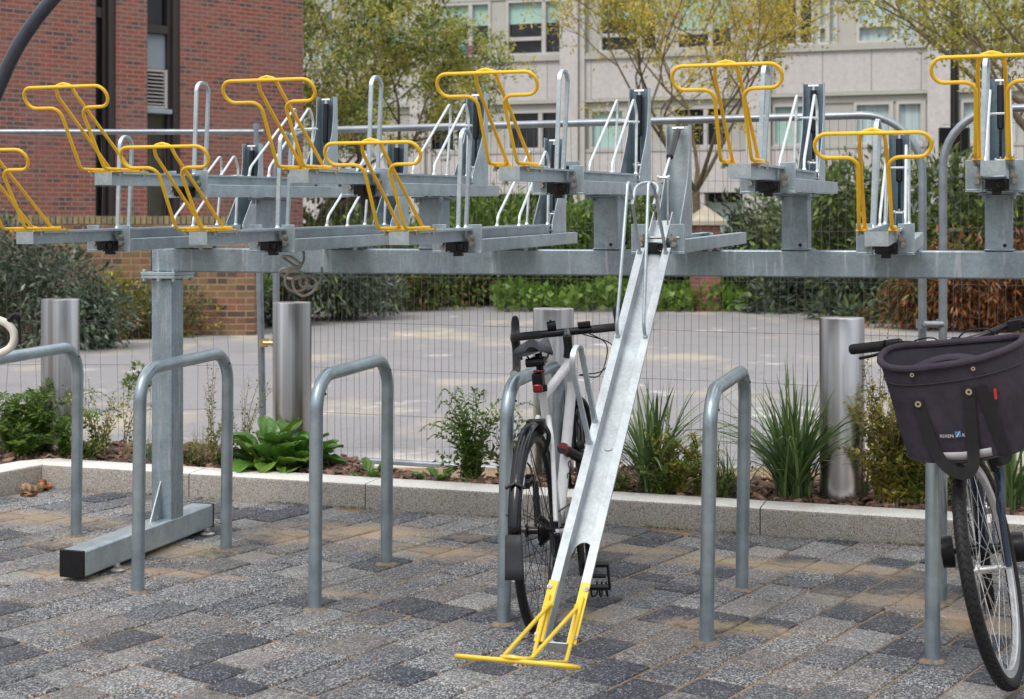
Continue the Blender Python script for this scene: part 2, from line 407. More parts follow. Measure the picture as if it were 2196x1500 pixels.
granite = mk_granite()
panel_grey = plain('metal_panel_grey', (.41, .41, .375), .55, 0, .06, 1)
frame_grey = plain('window_frame', (.50, .49, .46), .45, 0, .06, 2)
frame_white = plain('window_frame_white', (.47, .465, .455), .45, 0, .05, 2)
frame_dark = plain('window_frame_dark', (.05, .042, .042), .45, .2)
def mk_glass(name, c, rough=.06, spec=.5):
    g = NG(name); n = g.noise(1.4, 3, .6)
    return g.set(g.ramp(n, [(.35, [x*.6 for x in c]), (.65, [x*1.5 for x in c])]), rough)
glass_dark = mk_glass('dark_glass', (.018, .019, .022)); glass_olive = mk_glass('olive_glass', (.07, .068, .05), .12)
blind_mat = plain('roller_blind', (.36, .55, .50), .7, 0, .05, 2)
def mk_curtain():
    g = NG('curtain'); o = g.obj(); n = g.noise(1, 3, .6, g.scale(o, (14, 14, .3)))
    return g.set(g.ramp(n, [(.3, (.28, .38, .42)), (.7, (.55, .66, .68))]), .8)
curtain_mat = mk_curtain()
louvre_mat = plain('louvre_white', (.52, .50, .48), .5)
panel_blue = plain('panel_pale_blue', (.30, .37, .42), .4, 0, .08, 4)
# ================================================================ bicycle rack frame
def rack():
    root = empty('bike_rack_frame', RP(-.05, .05, .0), YAW, 'long galvanised two tier rack frame with a heavy beam on floor feet', 'bike rack')
    base = RP(-.05, .05, 0)
    def lo(s, t): return (s+.05, t-.05)
    g0 = lambda s, t: RG(s, t).z
    # beam
    m = MB(); x0, y0 = lo(-.10, 0); m.box(x0, x0+4.9, y0, y0+.10, 1.195, 1.296); m.build('beam', galv_beam, root, bevel=.006)
    m = MB(); m.box(x0-.004, x0, y0+.004, y0+.096, 1.199, 1.292); m.build('beam_end_cap', black_plastic, root)
    # posts and feet
    for sr in (0.0, 3.60):
        za = g0(sr, -.652)+.018; zb = g0(sr, .357)+.012
        x1, ya = lo(sr, -.652); x1 = x1; yb = ya+1.009
        m = MB(); sl = (zb-za)
        m.add([(x1-.105,ya,za),(x1,ya,za),(x1,yb,zb),(x1-.105,yb,zb),(x1-.105,ya,za+.102),(x1,ya,za+.102),(x1,yb,zb+.102),(x1-.105,yb,zb+.102)],
              [(0,3,2,1),(4,5,6,7),(0,1,5,4),(1,2,6,5),(2,3,7,6),(3,0,4,7)])
        ft = m.build('foot_beam', galv, root, bevel=.008)
        m = MB(); m.box(x1-.107, x1+.002, ya-.007, ya+.004, za-.002, za+.104); m.build('foot_end_cap', black_plastic, ft, bevel=.004)
        m = MB(); m.box(x1-.107, x1+.002, yb-.004, yb+.005, zb-.002, zb+.104); m.build('foot_end_cap', black_plastic, ft, bevel=.004)
        m = MB()
        for yy in (ya+.19, yb-.10):
            z0 = g0(sr, -.6)+.0
            zz = za+(zb-za)*(yy-ya)/1.009-.02
            m.lathe([(0,zz+.004),(.03,zz+.004),(.032,zz+.012),(.012,zz+.02),(.010,zz+.035),(0,zz+.036)], (x1+.026, yy, 0), 14)
            m.lathe([(.016,zz+.018),(.016,zz+.026),(0,zz+.026)], (x1+.026, yy, 0), 6)
        m.build('anchor_foot', bolt_mat, root)
        zt = za+(zb-za)*.67+.102
        m = MB(); m.box(x1-.1, x1-.001, lo(0,0)[1], lo(0,.1)[1], zt-.01, 1.168); m.build('post', galv_beam, root, bevel=.007)
        m = MB(); yc = lo(0, 0)[1]; 
        m.prism([(0,0),(.085,0),(.085,.16)], (0,1,0), (0,0,1), (x1-.058, yc-.085, zt-.004), (.006,0,0))
        m.cyl((x1-.055, yc-.03, zt), (x1-.055, yc-.03, zt+.016), .008, 6)
        m.build('gusset', galv_bright, root)
        m = MB(); m.box(x1-.13, x1+.03, yc-.03, yc+.13, 1.168, 1.181); m.box(x1-.132, x1+.032, yc-.032, yc+.132, 1.1825, 1.195)
        for (bx, by) in ((-.12,-.02),(.02,-.02),(-.12,.12),(.02,.12),(-.05,-.022)):
            m.lathe([(0,1.155),(.010,1.155),(.010,1.206),(0,1.206)], (x1+bx, yc+by, 0), 6)
        m.build('flange', galv, root, bevel=.001)
    # stubs
    for k in range(5):
        s = .44+.7225*k; x, y = lo(s, 0)
        m = MB(); m.box(x-.048, x+.048, y, y+.1, 1.296, 1.497); m.box(x-.07, x+.075, y-.03, y+.13, 1.497, 1.504)
        m.tube([(x-.05,y-.002,1.299),(x+.05,y-.002,1.299)], .004, 6); m.tube([(x+.05,y,1.299),(x+.05,y+.1,1.299)], .005, 6)
        m.cyl((x+.02, y-.0015, 1.315), (x+.02, y+.004, 1.315), .007, 10, mi=1)
        for bx in (-.05, .05): m.cyl((x+bx, y-.018, 1.480), (x+bx, y-.018, 1.500), .009, 6)
        m.build('upright_stub', [galv_beam, black_plastic], root, bevel=.004)
    return root
RACK = rack()

# one station: rail (part of the frame) + sliding tray (a thing of its own); local x along the row, y = away, z up
ZL, ZH = 1.292, 1.494
ST = []
for k in range(5):
    ST.append(('H', .44+.7225*k, ZH, {0: (.004, .013), 4: (0, 0)}.get(k, (0, 0))))
for k in range(5):
    ST.append(('L', .079+.7225*k-.010, ZL, {0: (.024, -.019), 4: (.006, -.035)}.get(k, (0, 0))))
def station_matrix(s, z0, dl, back=0.0):
    d0, dy = dl; t = -.65+back; a = d0+dy*t
    M = Matrix.Translation(RP(s+a, t, z0+.02*back)) @ Matrix.Rotation(YAW-dy, 4, 'Z') @ Matrix.Rotation(.02, 4, 'X')
    return M
def rail_meshes():
    m = MB(); L = 1.25
    m.box(-.0925, .0925, .004, L, 0, .003)
    for q in (-1, 1):
        xs = sorted((q*.0925, q*.0895)); m.box(xs[0], xs[1], .004, L, .003, .046)
        xs = sorted((q*.0895, q*.060)); m.box(xs[0], xs[1], .004, L, .043, .046)
        xs = sorted((q*.0895, q*.045)); m.box(xs[0], xs[1], L-.003, L, .003, .043)
    for (bx, by) in ((-.05, .74), (.06, .74), (.06, .62)): m.cyl((bx, by, -.014), (bx, by, .001), .009, 6)
    a = m
    m = MB()
    for q in (-1, 1):
        xs = sorted((q*.0925, q*.040)); m.box(xs[0], xs[1], -.001, .0035, 0, .098)
        m.tube([(q*.042, .002, .003), (q*.090, .002, .003)], .004, 6)
    m.box(-.0925, .0925, -.002, .03, -.003, -.0002)
    b = m
    c2 = []
    for q in (-1, 1):
        m = MB(); c2.append(m)
        m.cyl((q*.052, -.002, .052), (q*.052, -.010, .052), .013, 12); m.cyl((q*.052, -.010, .052), (q*.052, -.020, .052), .009, 6)
        m.cyl((q*.058, -.002, .030), (q*.058, -.014, .030), .010, 6); m.cyl((q*.047, -.010, .064), (q*.047, -.03, .064), .004, 8)
    c = c2
    m = MB(); m.box(-.032, .040, -.03, .05, .004, .036); m.box(-.012, .018, -.006, .02, -.014, .004)
    m.tube([(.018+.014*math.cos(i*.5236), -.034, .020+.014*math.sin(i*.5236)) for i in range(12)], .004, 6, closed=True)
    d = m
    return a, b, c, d
ra, rb, rc, rd = rail_meshes()
rail0 = ra.build('tray_rail', galv, None, bevel=.0018)
pl0 = rb.build('stop_plate', galv_beam, rail0, bevel=.001); bo0, bo1 = [q.build('bolt', bolt_mat, rail0) for q in rc]; bl0 = rd.build('roller_block', black_metal, rail0)
base_m = Matrix.Translation(RP(-.05, .05, 0)) @ Matrix.Rotation(YAW, 4, 'Z')
rails = []
for i, (kind, s, z0, dl) in enumerate(ST):
    if i == 0: o = rail0
    else:
        o = rail0.copy(); COL.objects.link(o)
        for ch in (pl0, bo0, bo1, bl0):
            c = ch.copy(); COL.objects.link(c); c.parent = o
    o.parent = RACK; o.matrix_local = base_m.inverted() @ station_matrix(s, z0, dl); rails.append(o)

# ---- sliding tray
def tray_channel():
    m = MB(); y0, y1 = -.54, 1.05; th = .003
    for q in (-1, 1):
        xs = sorted((q*.031, q*.034)); m.box(xs[0], xs[1], y0, y1+.12, .040, .084)
        xs = sorted((q*.034, q*.057)); m.box(xs[0], xs[1], y0+.03, y1-.06, .081, .084)
        # small return lip of the flange
        xs = sorted((q*.0555, q*.057)); m.box(xs[0], xs[1], y0+.03, y1-.06, .077, .081)
    # floor with arched front cut-out
    xs = [-.031+.062*i/10 for i in range(11)]; rows = []
    fr = [(x, y0+.31+.045*math.sqrt(max(0, 1-(x/.031)**2)), .0405) for x in xs]
    rows = [fr, [(x, y1+.12, .0405) for x in xs]]
    m.grid(rows); m.grid([[(x, y, .043) for (x, y, z) in r] for r in rows])
    m.grid([fr, [(x, y, .043) for (x, y, z) in fr]])
    # shallow centre bead on the floor
    m.tube([(.018, y0+.40, .0435), (.018, y1, .0435)], .0016, 6)
    # front end plate and strip
    m.box(-.034, .034, y0-.003, y0, .040, .083)
    st = [(x, y0, .0405) for x in xs], [(x, y0+.055-.035*math.sqrt(max(0, 1-(x/.031)**2)), .0405) for x in xs]
    m.grid(list(st)); m.grid([[(x, y, .043) for (x, y, z) in r] for r in st])
    m.tube([(.012*math.cos(a), .16+.010*math.sin(a)-.0, .0445) for a in [math.pi+i*math.pi/10 for i in range(11)]], .0018, 6)
    return m
def mirror(pts): return [Vector((-p[0], p[1], p[2])) for p in pts]
def handle_mesh():
    m = MB(); r = .0056
    H = .359; HL = .293; A = .158
    def fr(h): return -.618-(h-.10)*.59    # forward lean of the front tubes
    rt = [(.048, -.40, .0935), (.046, -.592, .0935), (.041, fr(.112)+.004, .112), (.041, fr(HL), HL), (A-.0, fr(HL)-.006, HL), ]
    rt = fillet([(.048,-.40,.0935),(.046,-.605,.0935),(.041,fr(HL)+.0,HL),(.10,fr(HL)-.004,HL)], [0,.03,.034,0], 7)
    arc = [(A-.034+.034*math.sin(a), fr(HL)-.006-.018*(1-math.cos(a))/1.0, HL+.033-.033*math.cos(a)) for a in [i*math.pi/10 for i in range(11)]]
    right = rt + [Vector(p) for p in arc]
    path = right + list(reversed(mirror(right)))
    m.tube(path, r, 10)
    yb = fr(HL)-.042
    inn = fillet([(.040,-.43,.090),(.036,yb+.028,.330),(.030,yb+.006,H+.003),(0,yb+.004,H+.010)], [0,.06,.02,0], 6)
    m.tube(inn + list(reversed(mirror(inn)))[1:], r, 10)
    for q in (-1, 1):
        m.tube([(q*.040,-.437,.098),(q*.040,-.43,.088)], [.006,.012], 10)
        xs = sorted((q*.033, q*.059)); m.box(xs[0], xs[1], -.545, -.350, .0845, .0885)
    return m
def handle_bolts():
    out = []
    for q in (-1, 1):
        for y in (-.525, -.372):
            m = MB(); out.append(m); m.cyl((q*.053, y, .070), (q*.053, y, .094), .0035, 8); m.cyl((q*.053, y, .0885), (q*.053, y, .0925), .0075, 10); m.cyl((q*.053, y, .070), (q*.053, y, .080), .007, 6)
    return out
def hoop(q):
    m = MB(); P = fillet([(q*.045,.58,.084),(q*.044,.588,.122),(q*.034,.985,.392),(q*.040,1.005,.33),(q*.045,.966,.084)], [0,.05,.018,.05,0], 6)
    m.tube(P, .0056, 8)
    for y in (.58, .966): m.tube([(q*.045, y, .083), (q*.045, y, .092)], [.010, .006], 8)
    return m
def crossbar():
    m = MB(); P = fillet([(-.036,.975,.292),(-.040,1.075,.300),(.040,1.075,.300),(.036,.975,.292)], [0,.034,.034,0], 6)
    m.tube(P, .0050, 8); return m
def guide():
    m = MB(); P = [(-.048,.145,.084),(-.037,.150,.405)]
    arc = [(-.037+.001*i, .1875-.0375*math.cos(i*math.pi/10), .405+.0375*math.sin(i*math.pi/10)) for i in range(11)]
    P += arc + [(-.028,.225,.405),(-.048,.230,.084)]
    v = [Vector(p) for p in P]
    m.tube(v, .006, 4, flat=(.0100, .0062))
    for y in (.145, .230): m.tube([(-.048, y, .083), (-.048, y, .093)], [.012, .006], 8)
    return m
def finplate():
    m = MB(); pts = [(1.25,.025),(1.25,.449),(1.205,.449),(1.208,.38),(1.205,.33),(1.178,.255),(1.115,.176),(1.045,.088),(1.035,.05),(1.04,.025)]
    cv = spline([(1.215,.449,0),(1.212,.38,0),(1.203,.32,0),(1.178,.25,0),(1.115,.17,0),(1.045,.088,0)], 4)
    pts = [(1.25,.025),(1.25,.449)]+[(p.x,p.y) for p in cv]+[(1.036,.05),(1.04,.025)]
    for q in (-1, 1):
        x = .0395 if q > 0 else -.0425
        m.prism(pts, (0,1,0), (0,0,1), (x, 0, 0), (.003,0,0), 0)
        pr = [(x+.0015, p.x-.0015, p.y) for p in cv]; m.tube(pr, .0021, 6, mi=1)
    m.box(-.0395, .0395, 1.245, 1.248, .025, .445, 2)
    m.cyl((-.0445, 1.045, .058), (.0445, 1.045, .058), .006, 8, mi=1)
    return m
def strut_parts(top, bot):
    top, bot = Vector(top), Vector(bot); d = (bot-top); L = d.length; d.normalize()
    c = MB(); c.cyl(top+d*.018, top+d*.185, .0125, 16); c.tube([top+d*.185, top+d*.192], [.0125, .006], 12)
    rd_ = MB(); rd_.cyl(top+d*.19, top+d*(L-.012), .005, 10)
    e = MB(); e2 = MB(); e.cyl(top+Vector((-.02,0,0)), top+Vector((.02,0,0)), .006, 10); e.cyl(top, top+d*.02, .007, 8)
    e, e0 = e2, e; e.cyl(bot+Vector((-.016,0,0)), bot+Vector((.016,0,0)), .006, 10); e.cyl(bot-d*.014, bot, .006, 8)
    for q in (-1, 1): e.cyl(bot+Vector((q*.022,0,0)), bot+Vector((q*.015,0,0)), .009, 8)
    return c, rd_, (e0, e)
PROTO = {}
def make_tray():
    t = empty('bike_tray')
    ch = tray_channel().build('channel', galv, t, ang=30)
    hd = handle_mesh().build('push_handle', yellow, t); [b.build('bolt', bolt_mat, hd) for b in handle_bolts()]
    for q in (-1, 1): hoop(q).build('wheel_hoop', wire_mat, t)
    crossbar().build('hoop_brace', wire_mat, t)
    guide().build('wheel_guide', galv, t, ang=30)
    f = finplate().build('back_fin', [galv, galv_bright, galv_dark], t, ang=30)
    c, r_, e = strut_parts((0, 1.222, .436), (0, 1.205, .125))
    links = MB()
    for q in (-1, 1): links.tube([(q*.014, 1.205, .125), (q*.016, 1.17, .05)], .0035, 6)
    g = c.build('gas_strut', black_gloss, t); r_.build('piston_rod', black_metal, g); [q.build('pivot', steel, g) for q in e]; links.build('link', steel, g)
    return t
tray0 = make_tray()
HN = ['far left upper bicycle tray, its yellow handle before the left brick windows',
      'second upper tray from the left, its yellow handle overlapping the corner of the brick building',
      'middle upper tray with its yellow handle before the pale office windows',
      'upper tray right of the lowered tray, handle before the yellowing tree',
      'rightmost upper tray with its yellow handle cut by the right picture edge']
LN = ['leftmost lower row tray with its yellow handle half outside the picture',
      'lower row tray above the left rack post, yellow handle before the olive window pane',
      'lower row tray second left of the lowered one, above the middle of the beam', None,
      'lower row tray pointing straight at the viewer, right of the lowered one']
for i, (kind, s, z0, dl) in enumerate(ST):
    k = i % 5; lab = (HN if kind == 'H' else LN)[k]
    if lab is None: continue
    o = tray0 if i == 0 else copy_tree(tray0)
    o.matrix_world = station_matrix(s, z0, dl)
    tag(o, lab, 'bicycle tray', 'sliding trays of the two tier rack')
# lowered tray
def lowered():
    kind, s, z0, dl = ST[8]
    t = empty('bike_tray'); M0 = station_matrix(s, z0, dl); Ms = station_matrix(s, z0, dl, -.88)
    t.matrix_world = Ms
    tag(t, 'bright zinc tray pulled out and lowered to the ground beside the white bicycle', 'bicycle tray', 'sliding trays of the two tier rack')
    th = R(43)
    Wr = Matrix.Rotation(YAW-R(.8), 4, 'Z') @ Matrix.Rotation(th, 4, 'X')
    W = Matrix.Translation(RP(s, -.709, 1.31) - (Wr @ Vector((0, .99, .084)))) @ Wr
    loc = Ms.inverted() @ W
    parts = [tray_channel().build('channel', galv_bright, t, ang=30), handle_mesh().build('push_handle', yellow_pale, t),
             hoop(-1).build('wheel_hoop', galv, t), hoop(1).build('wheel_hoop', galv, t), crossbar().build('hoop_brace', galv, t), guide().build('wheel_guide', galv, t, ang=30)]
    [b.build('bolt', bolt_mat, parts[1]) for b in handle_bolts()]
    for p in parts: p.matrix_local = loc
    finplate().build('back_fin', [galv, galv_bright, galv], t, ang=30)
    top = Vector((0, 1.222, .436)); bw = loc @ Vector((0, 1.20, .10))
    c, r_, e = strut_parts(top, (bw.x, bw.y-.0, bw.z+.085))
    lk = MB(); b2 = Vector((bw.x, bw.y, bw.z+.085))
    for q in (-1, 1): lk.tube([b2+Vector((q*.014,0,0)), loc @ Vector((q*.016, 1.14, .05))], .0035, 6)
    g = c.build('gas_strut', black_gloss, t); r_.build('piston_rod', steel, g); [q.build('pivot', steel, g) for q in e]; lk.build('link', steel, g)
    m = MB(); m.cyl((-.075, .88+.0, .052), (.075, .88, .052), .005, 10); m.build('pivot_axle', bolt_mat, t)
lowered()

# ================================================================ hoop stands
def stand(near, far, leanx, label):
    root_p = Vector(near); n = Vector(near); f = Vector(far); z0n = gs(n.y); z0f = gs(f.y)
    ln = Vector((leanx, 0, 0)); r = .0242
    P = [Vector((n.x, n.y, z0n-.03)), Vector((n.x, n.y, z0n+.828))+ln, Vector((f.x, f.y, z0f+.828))+ln, Vector((f.x, f.y, z0f-.03))]
    P = [p-Vector((n.x, n.y, 0)) for p in P]
    m = MB(); m.tube(fillet(P, .125, 12), r, 24, mi=0)
    d = (P[2]-P[1]).normalized(); side = Vector((d.y, -d.x, 0))
    if side.y > 0: side = -side
    for (q, b) in ((P[1]+d*.028-Vector((0,0,.062)), side), (P[2]-d*.035-Vector((0,0,.045)), side)):
        m.cyl(q+b*(r-.006), q+b*(r+.0012), .0045, 10, mi=1)
    o = m.build('bike_stand', [galv_tube, black_plastic], None)
    o.location = (n.x, n.y, 0)
    tag(o, label, 'bike stand', 'galvanised hoop bike stands set in the paving')
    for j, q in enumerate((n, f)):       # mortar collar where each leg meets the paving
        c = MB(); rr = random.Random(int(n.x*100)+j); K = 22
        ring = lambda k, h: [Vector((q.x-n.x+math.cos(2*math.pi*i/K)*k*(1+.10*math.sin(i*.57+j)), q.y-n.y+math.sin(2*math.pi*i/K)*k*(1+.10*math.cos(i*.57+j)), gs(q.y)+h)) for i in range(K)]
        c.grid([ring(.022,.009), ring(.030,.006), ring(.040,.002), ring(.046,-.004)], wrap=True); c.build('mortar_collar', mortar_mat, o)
    return o
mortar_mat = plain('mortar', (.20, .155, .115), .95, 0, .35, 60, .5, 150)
stands = []
Bn, Bf = gnd(295.5,1270), gnd(484.5,1179.5); Cn, Cf = gnd(675.2,1306.7), gnd(828.5,1209.8)
En, Ef = gnd(1514.5,1378.6), gnd(1590.4,1264.5); Fn, Ff = gnd(1999.3,1417.8), gnd(2016,1292)
hd = Vector((.277,.961,0)); Dn = gnd(1080,1338); Df = Dn+hd*.721; Af = gnd(163,1150); An = Af-hd*.721
stand(An, Af, .010, 'leftmost hoop bike stand, cut by the left picture edge')
stand(Bn, Bf, .009, 'hoop bike stand in front of the rack post')
stand(Cn, Cf, .006, 'empty hoop bike stand before the second steel bollard')
stand(Dn, Df, .013, 'hoop bike stand with the white bicycle leaning on it')
stand(En, Ef, .014, 'hoop bike stand right of the lowered tray')
stand(Fn, Ff, .004, 'rightmost hoop bike stand, under the purple grey basket bag')
# ================================================================ bollards
bl = None
BL = [(-1.53, 1.46, 'leftmost steel bollard behind the fern'), (-.22, 1.60, 'steel bollard between the rack post and the empty stand, behind the broad leaved plant'),
      (1.21, 1.58, 'steel bollard behind the saddle of the white bicycle'), (2.63, 1.41, 'steel bollard beside the strap leaved clump on the right')]
for i, (s, t, lab) in enumerate(BL):
    p = RP(s, t); p.z = gs(p.y)
    if bl is None:
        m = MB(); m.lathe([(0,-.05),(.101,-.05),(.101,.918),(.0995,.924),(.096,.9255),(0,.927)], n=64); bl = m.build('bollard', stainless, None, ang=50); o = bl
    else: o = bl.copy(); COL.objects.link(o)
    o.location = p; o.rotation_euler.z = i*1.7
    tag(o, lab, 'bollard', 'brushed steel bollards in the planter')
# ================================================================ coil of cable on the beam
def coil():
    P = []
    def A(px, py, Y): return at(px, py, Y)
    pts = [(600,541,5.98),(640,520,6.05),(652,552,6.12),(640,572,6.08),(612,556,6.05),(606,550,6.02),(625,552,6.0),(645,568,5.98),(640,575,6.0),(610,576,6.05),(600,585,6.1),(615,597,6.12),(640,597,6.08),(648,586,6.0),(630,578,5.98),(615,588,5.98),(612,610,6.0),(625,624,6.02),(650,622,6.05),(658,602,6.05),(645,592,6.02),(628,600,6.0),(632,622,6.0),(650,635,5.98),(672,624,6.0),(678,604,6.05),(662,592,6.08),(645,596,6.1),(645,612,6.1),(662,618,6.1),(682,608,6.15),(690,590,6.2),(690,575,6.3)]
    v = [A(*p) for p in pts]; b = v[0].copy()
    m = MB(); m.tube([p-b for p in spline(v, 5)], .0052, 8)
    o = m.build('cable', plain('grey_cable', (.33,.30,.27), .45), None); o.location = b
    tag(o, 'loose loops of grey cable hanging over the rack beam', 'cable')
coil()
# ================================================================ dark arch tube, top left
def arch():
    Y = 4.6; pts = [(-95,420),(-40,285),(0,196),(35,118),(75,54),(120,-2),(175,-60),(260,-120),(360,-160)]
    v = [at(x-6, y, Y) for x, y in pts]; v = [at(-150,640,Y), at(-165,900,Y), at(-168,1450,Y)][::-1]+v
    b = Vector((v[0].x, v[0].y, gz(v[0].y))); v[0] = b.copy()
    m = MB(); m.tube([p-b for p in spline(v, 6)], .0205, 20)
    o = m.build('tube_arch', plain('blue_black_paint', (.035,.042,.06), .28, .2), None); o.location = b
    tag(o, 'dark blue black curved tube rising across the top left corner', 'tube arch')
arch()
# ================================================================ ground
def strip_sheet(name, mat, xs, ys, zf, kind='structure'):
    m = MB(); m.grid([[(x, y, zf(x, y)) for x in xs] for y in ys]); o = m.build(name, mat, None, smooth=True)
    return tag(o, None, None, None, kind)
strip_sheet('ground', ground_mat, [-150,-60,-20,-8,-4,0,4,8,20,60,150], [-60,-20,-5,0,3,5,7,9,12,20,60,250], lambda x, y: min(gs(y), .05)-.06)
# car park beyond the planter: starts under the planter
def car_park():
    m = MB(); rows = []
    ss = [-30,-12,-6,-4,-3,-2,-1,0,1,2,3,4,5,8,14,30]
    for t in [1.3,1.6,2,2.5,3,4,6,10,16,30]:
        r = []
        for s in ss: p = RP(s, t); r.append((p.x, p.y, .024))
        rows.append(r)
    m.grid(rows); tag(m.build('car_park', asphalt, None), kind='structure')
car_park()
# bedding sand below the pavers
m = MB(); m.grid([[(x, y, gs(y)-.0060) for x in (-7,-3,0,3,7)] for y in (1,3,5,7,8.6)]); tag(m.build('paving_bed', joint_mat, None), kind='structure')
def paving():
    a0 = R(35); v = Vector((math.sin(a0), math.cos(a0))); u = Vector((math.cos(a0), -math.sin(a0)))
    V = []; Q = []; tone = []; rnd = random.Random(11)
    W = .168; g = .0085
    nrow = 0
    c = -6.5; last_dark = False
    def inside(x, y):
        px = CX+F*x/max(y, .1)
        if y < 3.3 or y > 9.2 or px < -450 or px > 2700: return False
        d = Vector((x-(-1.4332), y-6.625)); s = d.x*UX+d.y*UY; t = d.x*.308+d.y*.951
        return t < 1.04 and s > -4.2
    while c < 9.5:
        w = W
        l = -2.0+rnd.random()*.2
        while l < 14:
            ln = rnd.choice((.125,.168,.168,.205,.245,.245,.28))
            cx, cy = u.x*(c+w/2)+v.x*(l+ln/2), u.y*(c+w/2)+v.y*(l+ln/2)
            if inside(cx, cy):
                tn = rnd.random(); tn = tn if tn > .2 else (tn if not last_dark else .5+tn); last_dark = tn <= .2; th = rnd.uniform(-.003, .003); e = .006
                b = len(V); tl = (rnd.uniform(-.004,.004), rnd.uniform(-.004,.004))
                def pt(a_, b_, z): 
                    x = u.x*(c+a_)+v.x*(l+b_); y = u.y*(c+a_)+v.y*(l+b_)
                    return (x, y, gs(y)+z+th+tl[0]*(a_-w/2)+tl[1]*(b_-ln/2))
                # worn corners: outer low ring, bevel ring, top ring
                j = [rnd.uniform(0,.003) for _ in range(8)]
                co = .010
                def ring(d, z, cc):
                    x0, x1, y0, y1 = g/2+d, w-g/2-d, g/2+d, ln-g/2-d
                    P = [(x0+cc+j[0],y0),(x1-cc-j[1],y0),(x1,y0+cc+j[2]),(x1,y1-cc-j[3]),(x1-cc-j[4],y1),(x0+cc+j[5],y1),(x0,y1-cc-j[6]),(x0,y0+cc+j[7])]
                    return [pt(p[0], p[1], z) for p in P]
                V += ring(0, -.03, .006)+ring(0, -.0055, .006)+ring(.0028, -.0015, .007)+ring(.008, 0, .008)
                for k in range(3):
                    for i in range(8): i2 = (i+1) % 8; Q.append((b+k*8+i, b+k*8+i2, b+(k+1)*8+i2, b+(k+1)*8+i)); tone.append(tn)
                t0 = b+24
                for f in ((0,1,2,3),(0,3,4,7),(4,5,6,7)): Q.append(tuple(t0+i for i in f)); tone.append(tn)
            l += ln
        c += w
    o = np_obj('paving', V, Q, paver_mat); me = o.data
    at_ = me.attributes.new('tone', 'FLOAT', 'FACE'); at_.data.foreach_set('value', tone)
    tag(o, kind='structure')
paving()
# ---- kerb
def kerb():
    m = MB(); H = .116; W = .19; rnd = random.Random(3)
    def seg(p0, p1, n, w):          # p0,p1 front foot points, n = outward normal to the back
        d = (p1-p0).normalized()
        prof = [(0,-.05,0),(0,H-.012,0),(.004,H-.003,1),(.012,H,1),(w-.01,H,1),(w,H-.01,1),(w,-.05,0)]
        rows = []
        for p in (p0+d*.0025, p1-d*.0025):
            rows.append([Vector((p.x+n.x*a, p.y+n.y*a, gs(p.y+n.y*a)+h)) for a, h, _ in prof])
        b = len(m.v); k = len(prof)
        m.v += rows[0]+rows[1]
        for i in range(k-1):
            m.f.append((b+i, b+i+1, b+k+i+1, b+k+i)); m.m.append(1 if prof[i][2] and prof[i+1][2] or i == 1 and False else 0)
        m.f.append(tuple(b+i for i in range(k))); m.m.append(0); m.f.append(tuple(b+k+i for i in reversed(range(k)))); m.m.append(0)
    c0 = RP(-1.33, 1.0); n = Vector((.308, .951, 0)); d = Vector((UX, UY, 0))
    s = 0.0
    joints = [0, .62, 1.53, 2.44, 3.36, 4.28, 5.2, 6.1]
    joints = [0.0]
    for px in (405, 783, 1200, 1630, 2090):
        k = (px-CX)/F; # along front line
        a, b = c0.x-k*c0.y, (k*d.y-d.x); joints.append(a/b)
    joints += [joints[-1]+.93, joints[-1]+1.86]
    for a, b in zip(joints, joints[1:]): seg(c0+d*a, c0+d*b, n, W)
    # short arm turning toward the viewer on the left
    d2 = Vector((-.54, -.84, 0)); n2 = Vector((-.84, .54, 0))
    for i in range(3): seg(c0+d2*(.92*i), c0+d2*(.92*(i+1)), n2, W)
    # corner fill
    q = [c0, c0+n2*W, c0+n*W+n2*.06, c0+n*W]
    zz = [Vector((p.x, p.y, gs(p.y)+H-.001)) for p in q]; m.add(zz+[p-Vector((0,0,.16)) for p in zz], [(0,1,2,3),(0,4,5,1),(1,5,6,2),(2,6,7,3),(3,7,4,0)], 1)
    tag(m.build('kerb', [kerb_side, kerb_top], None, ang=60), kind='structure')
kerb()
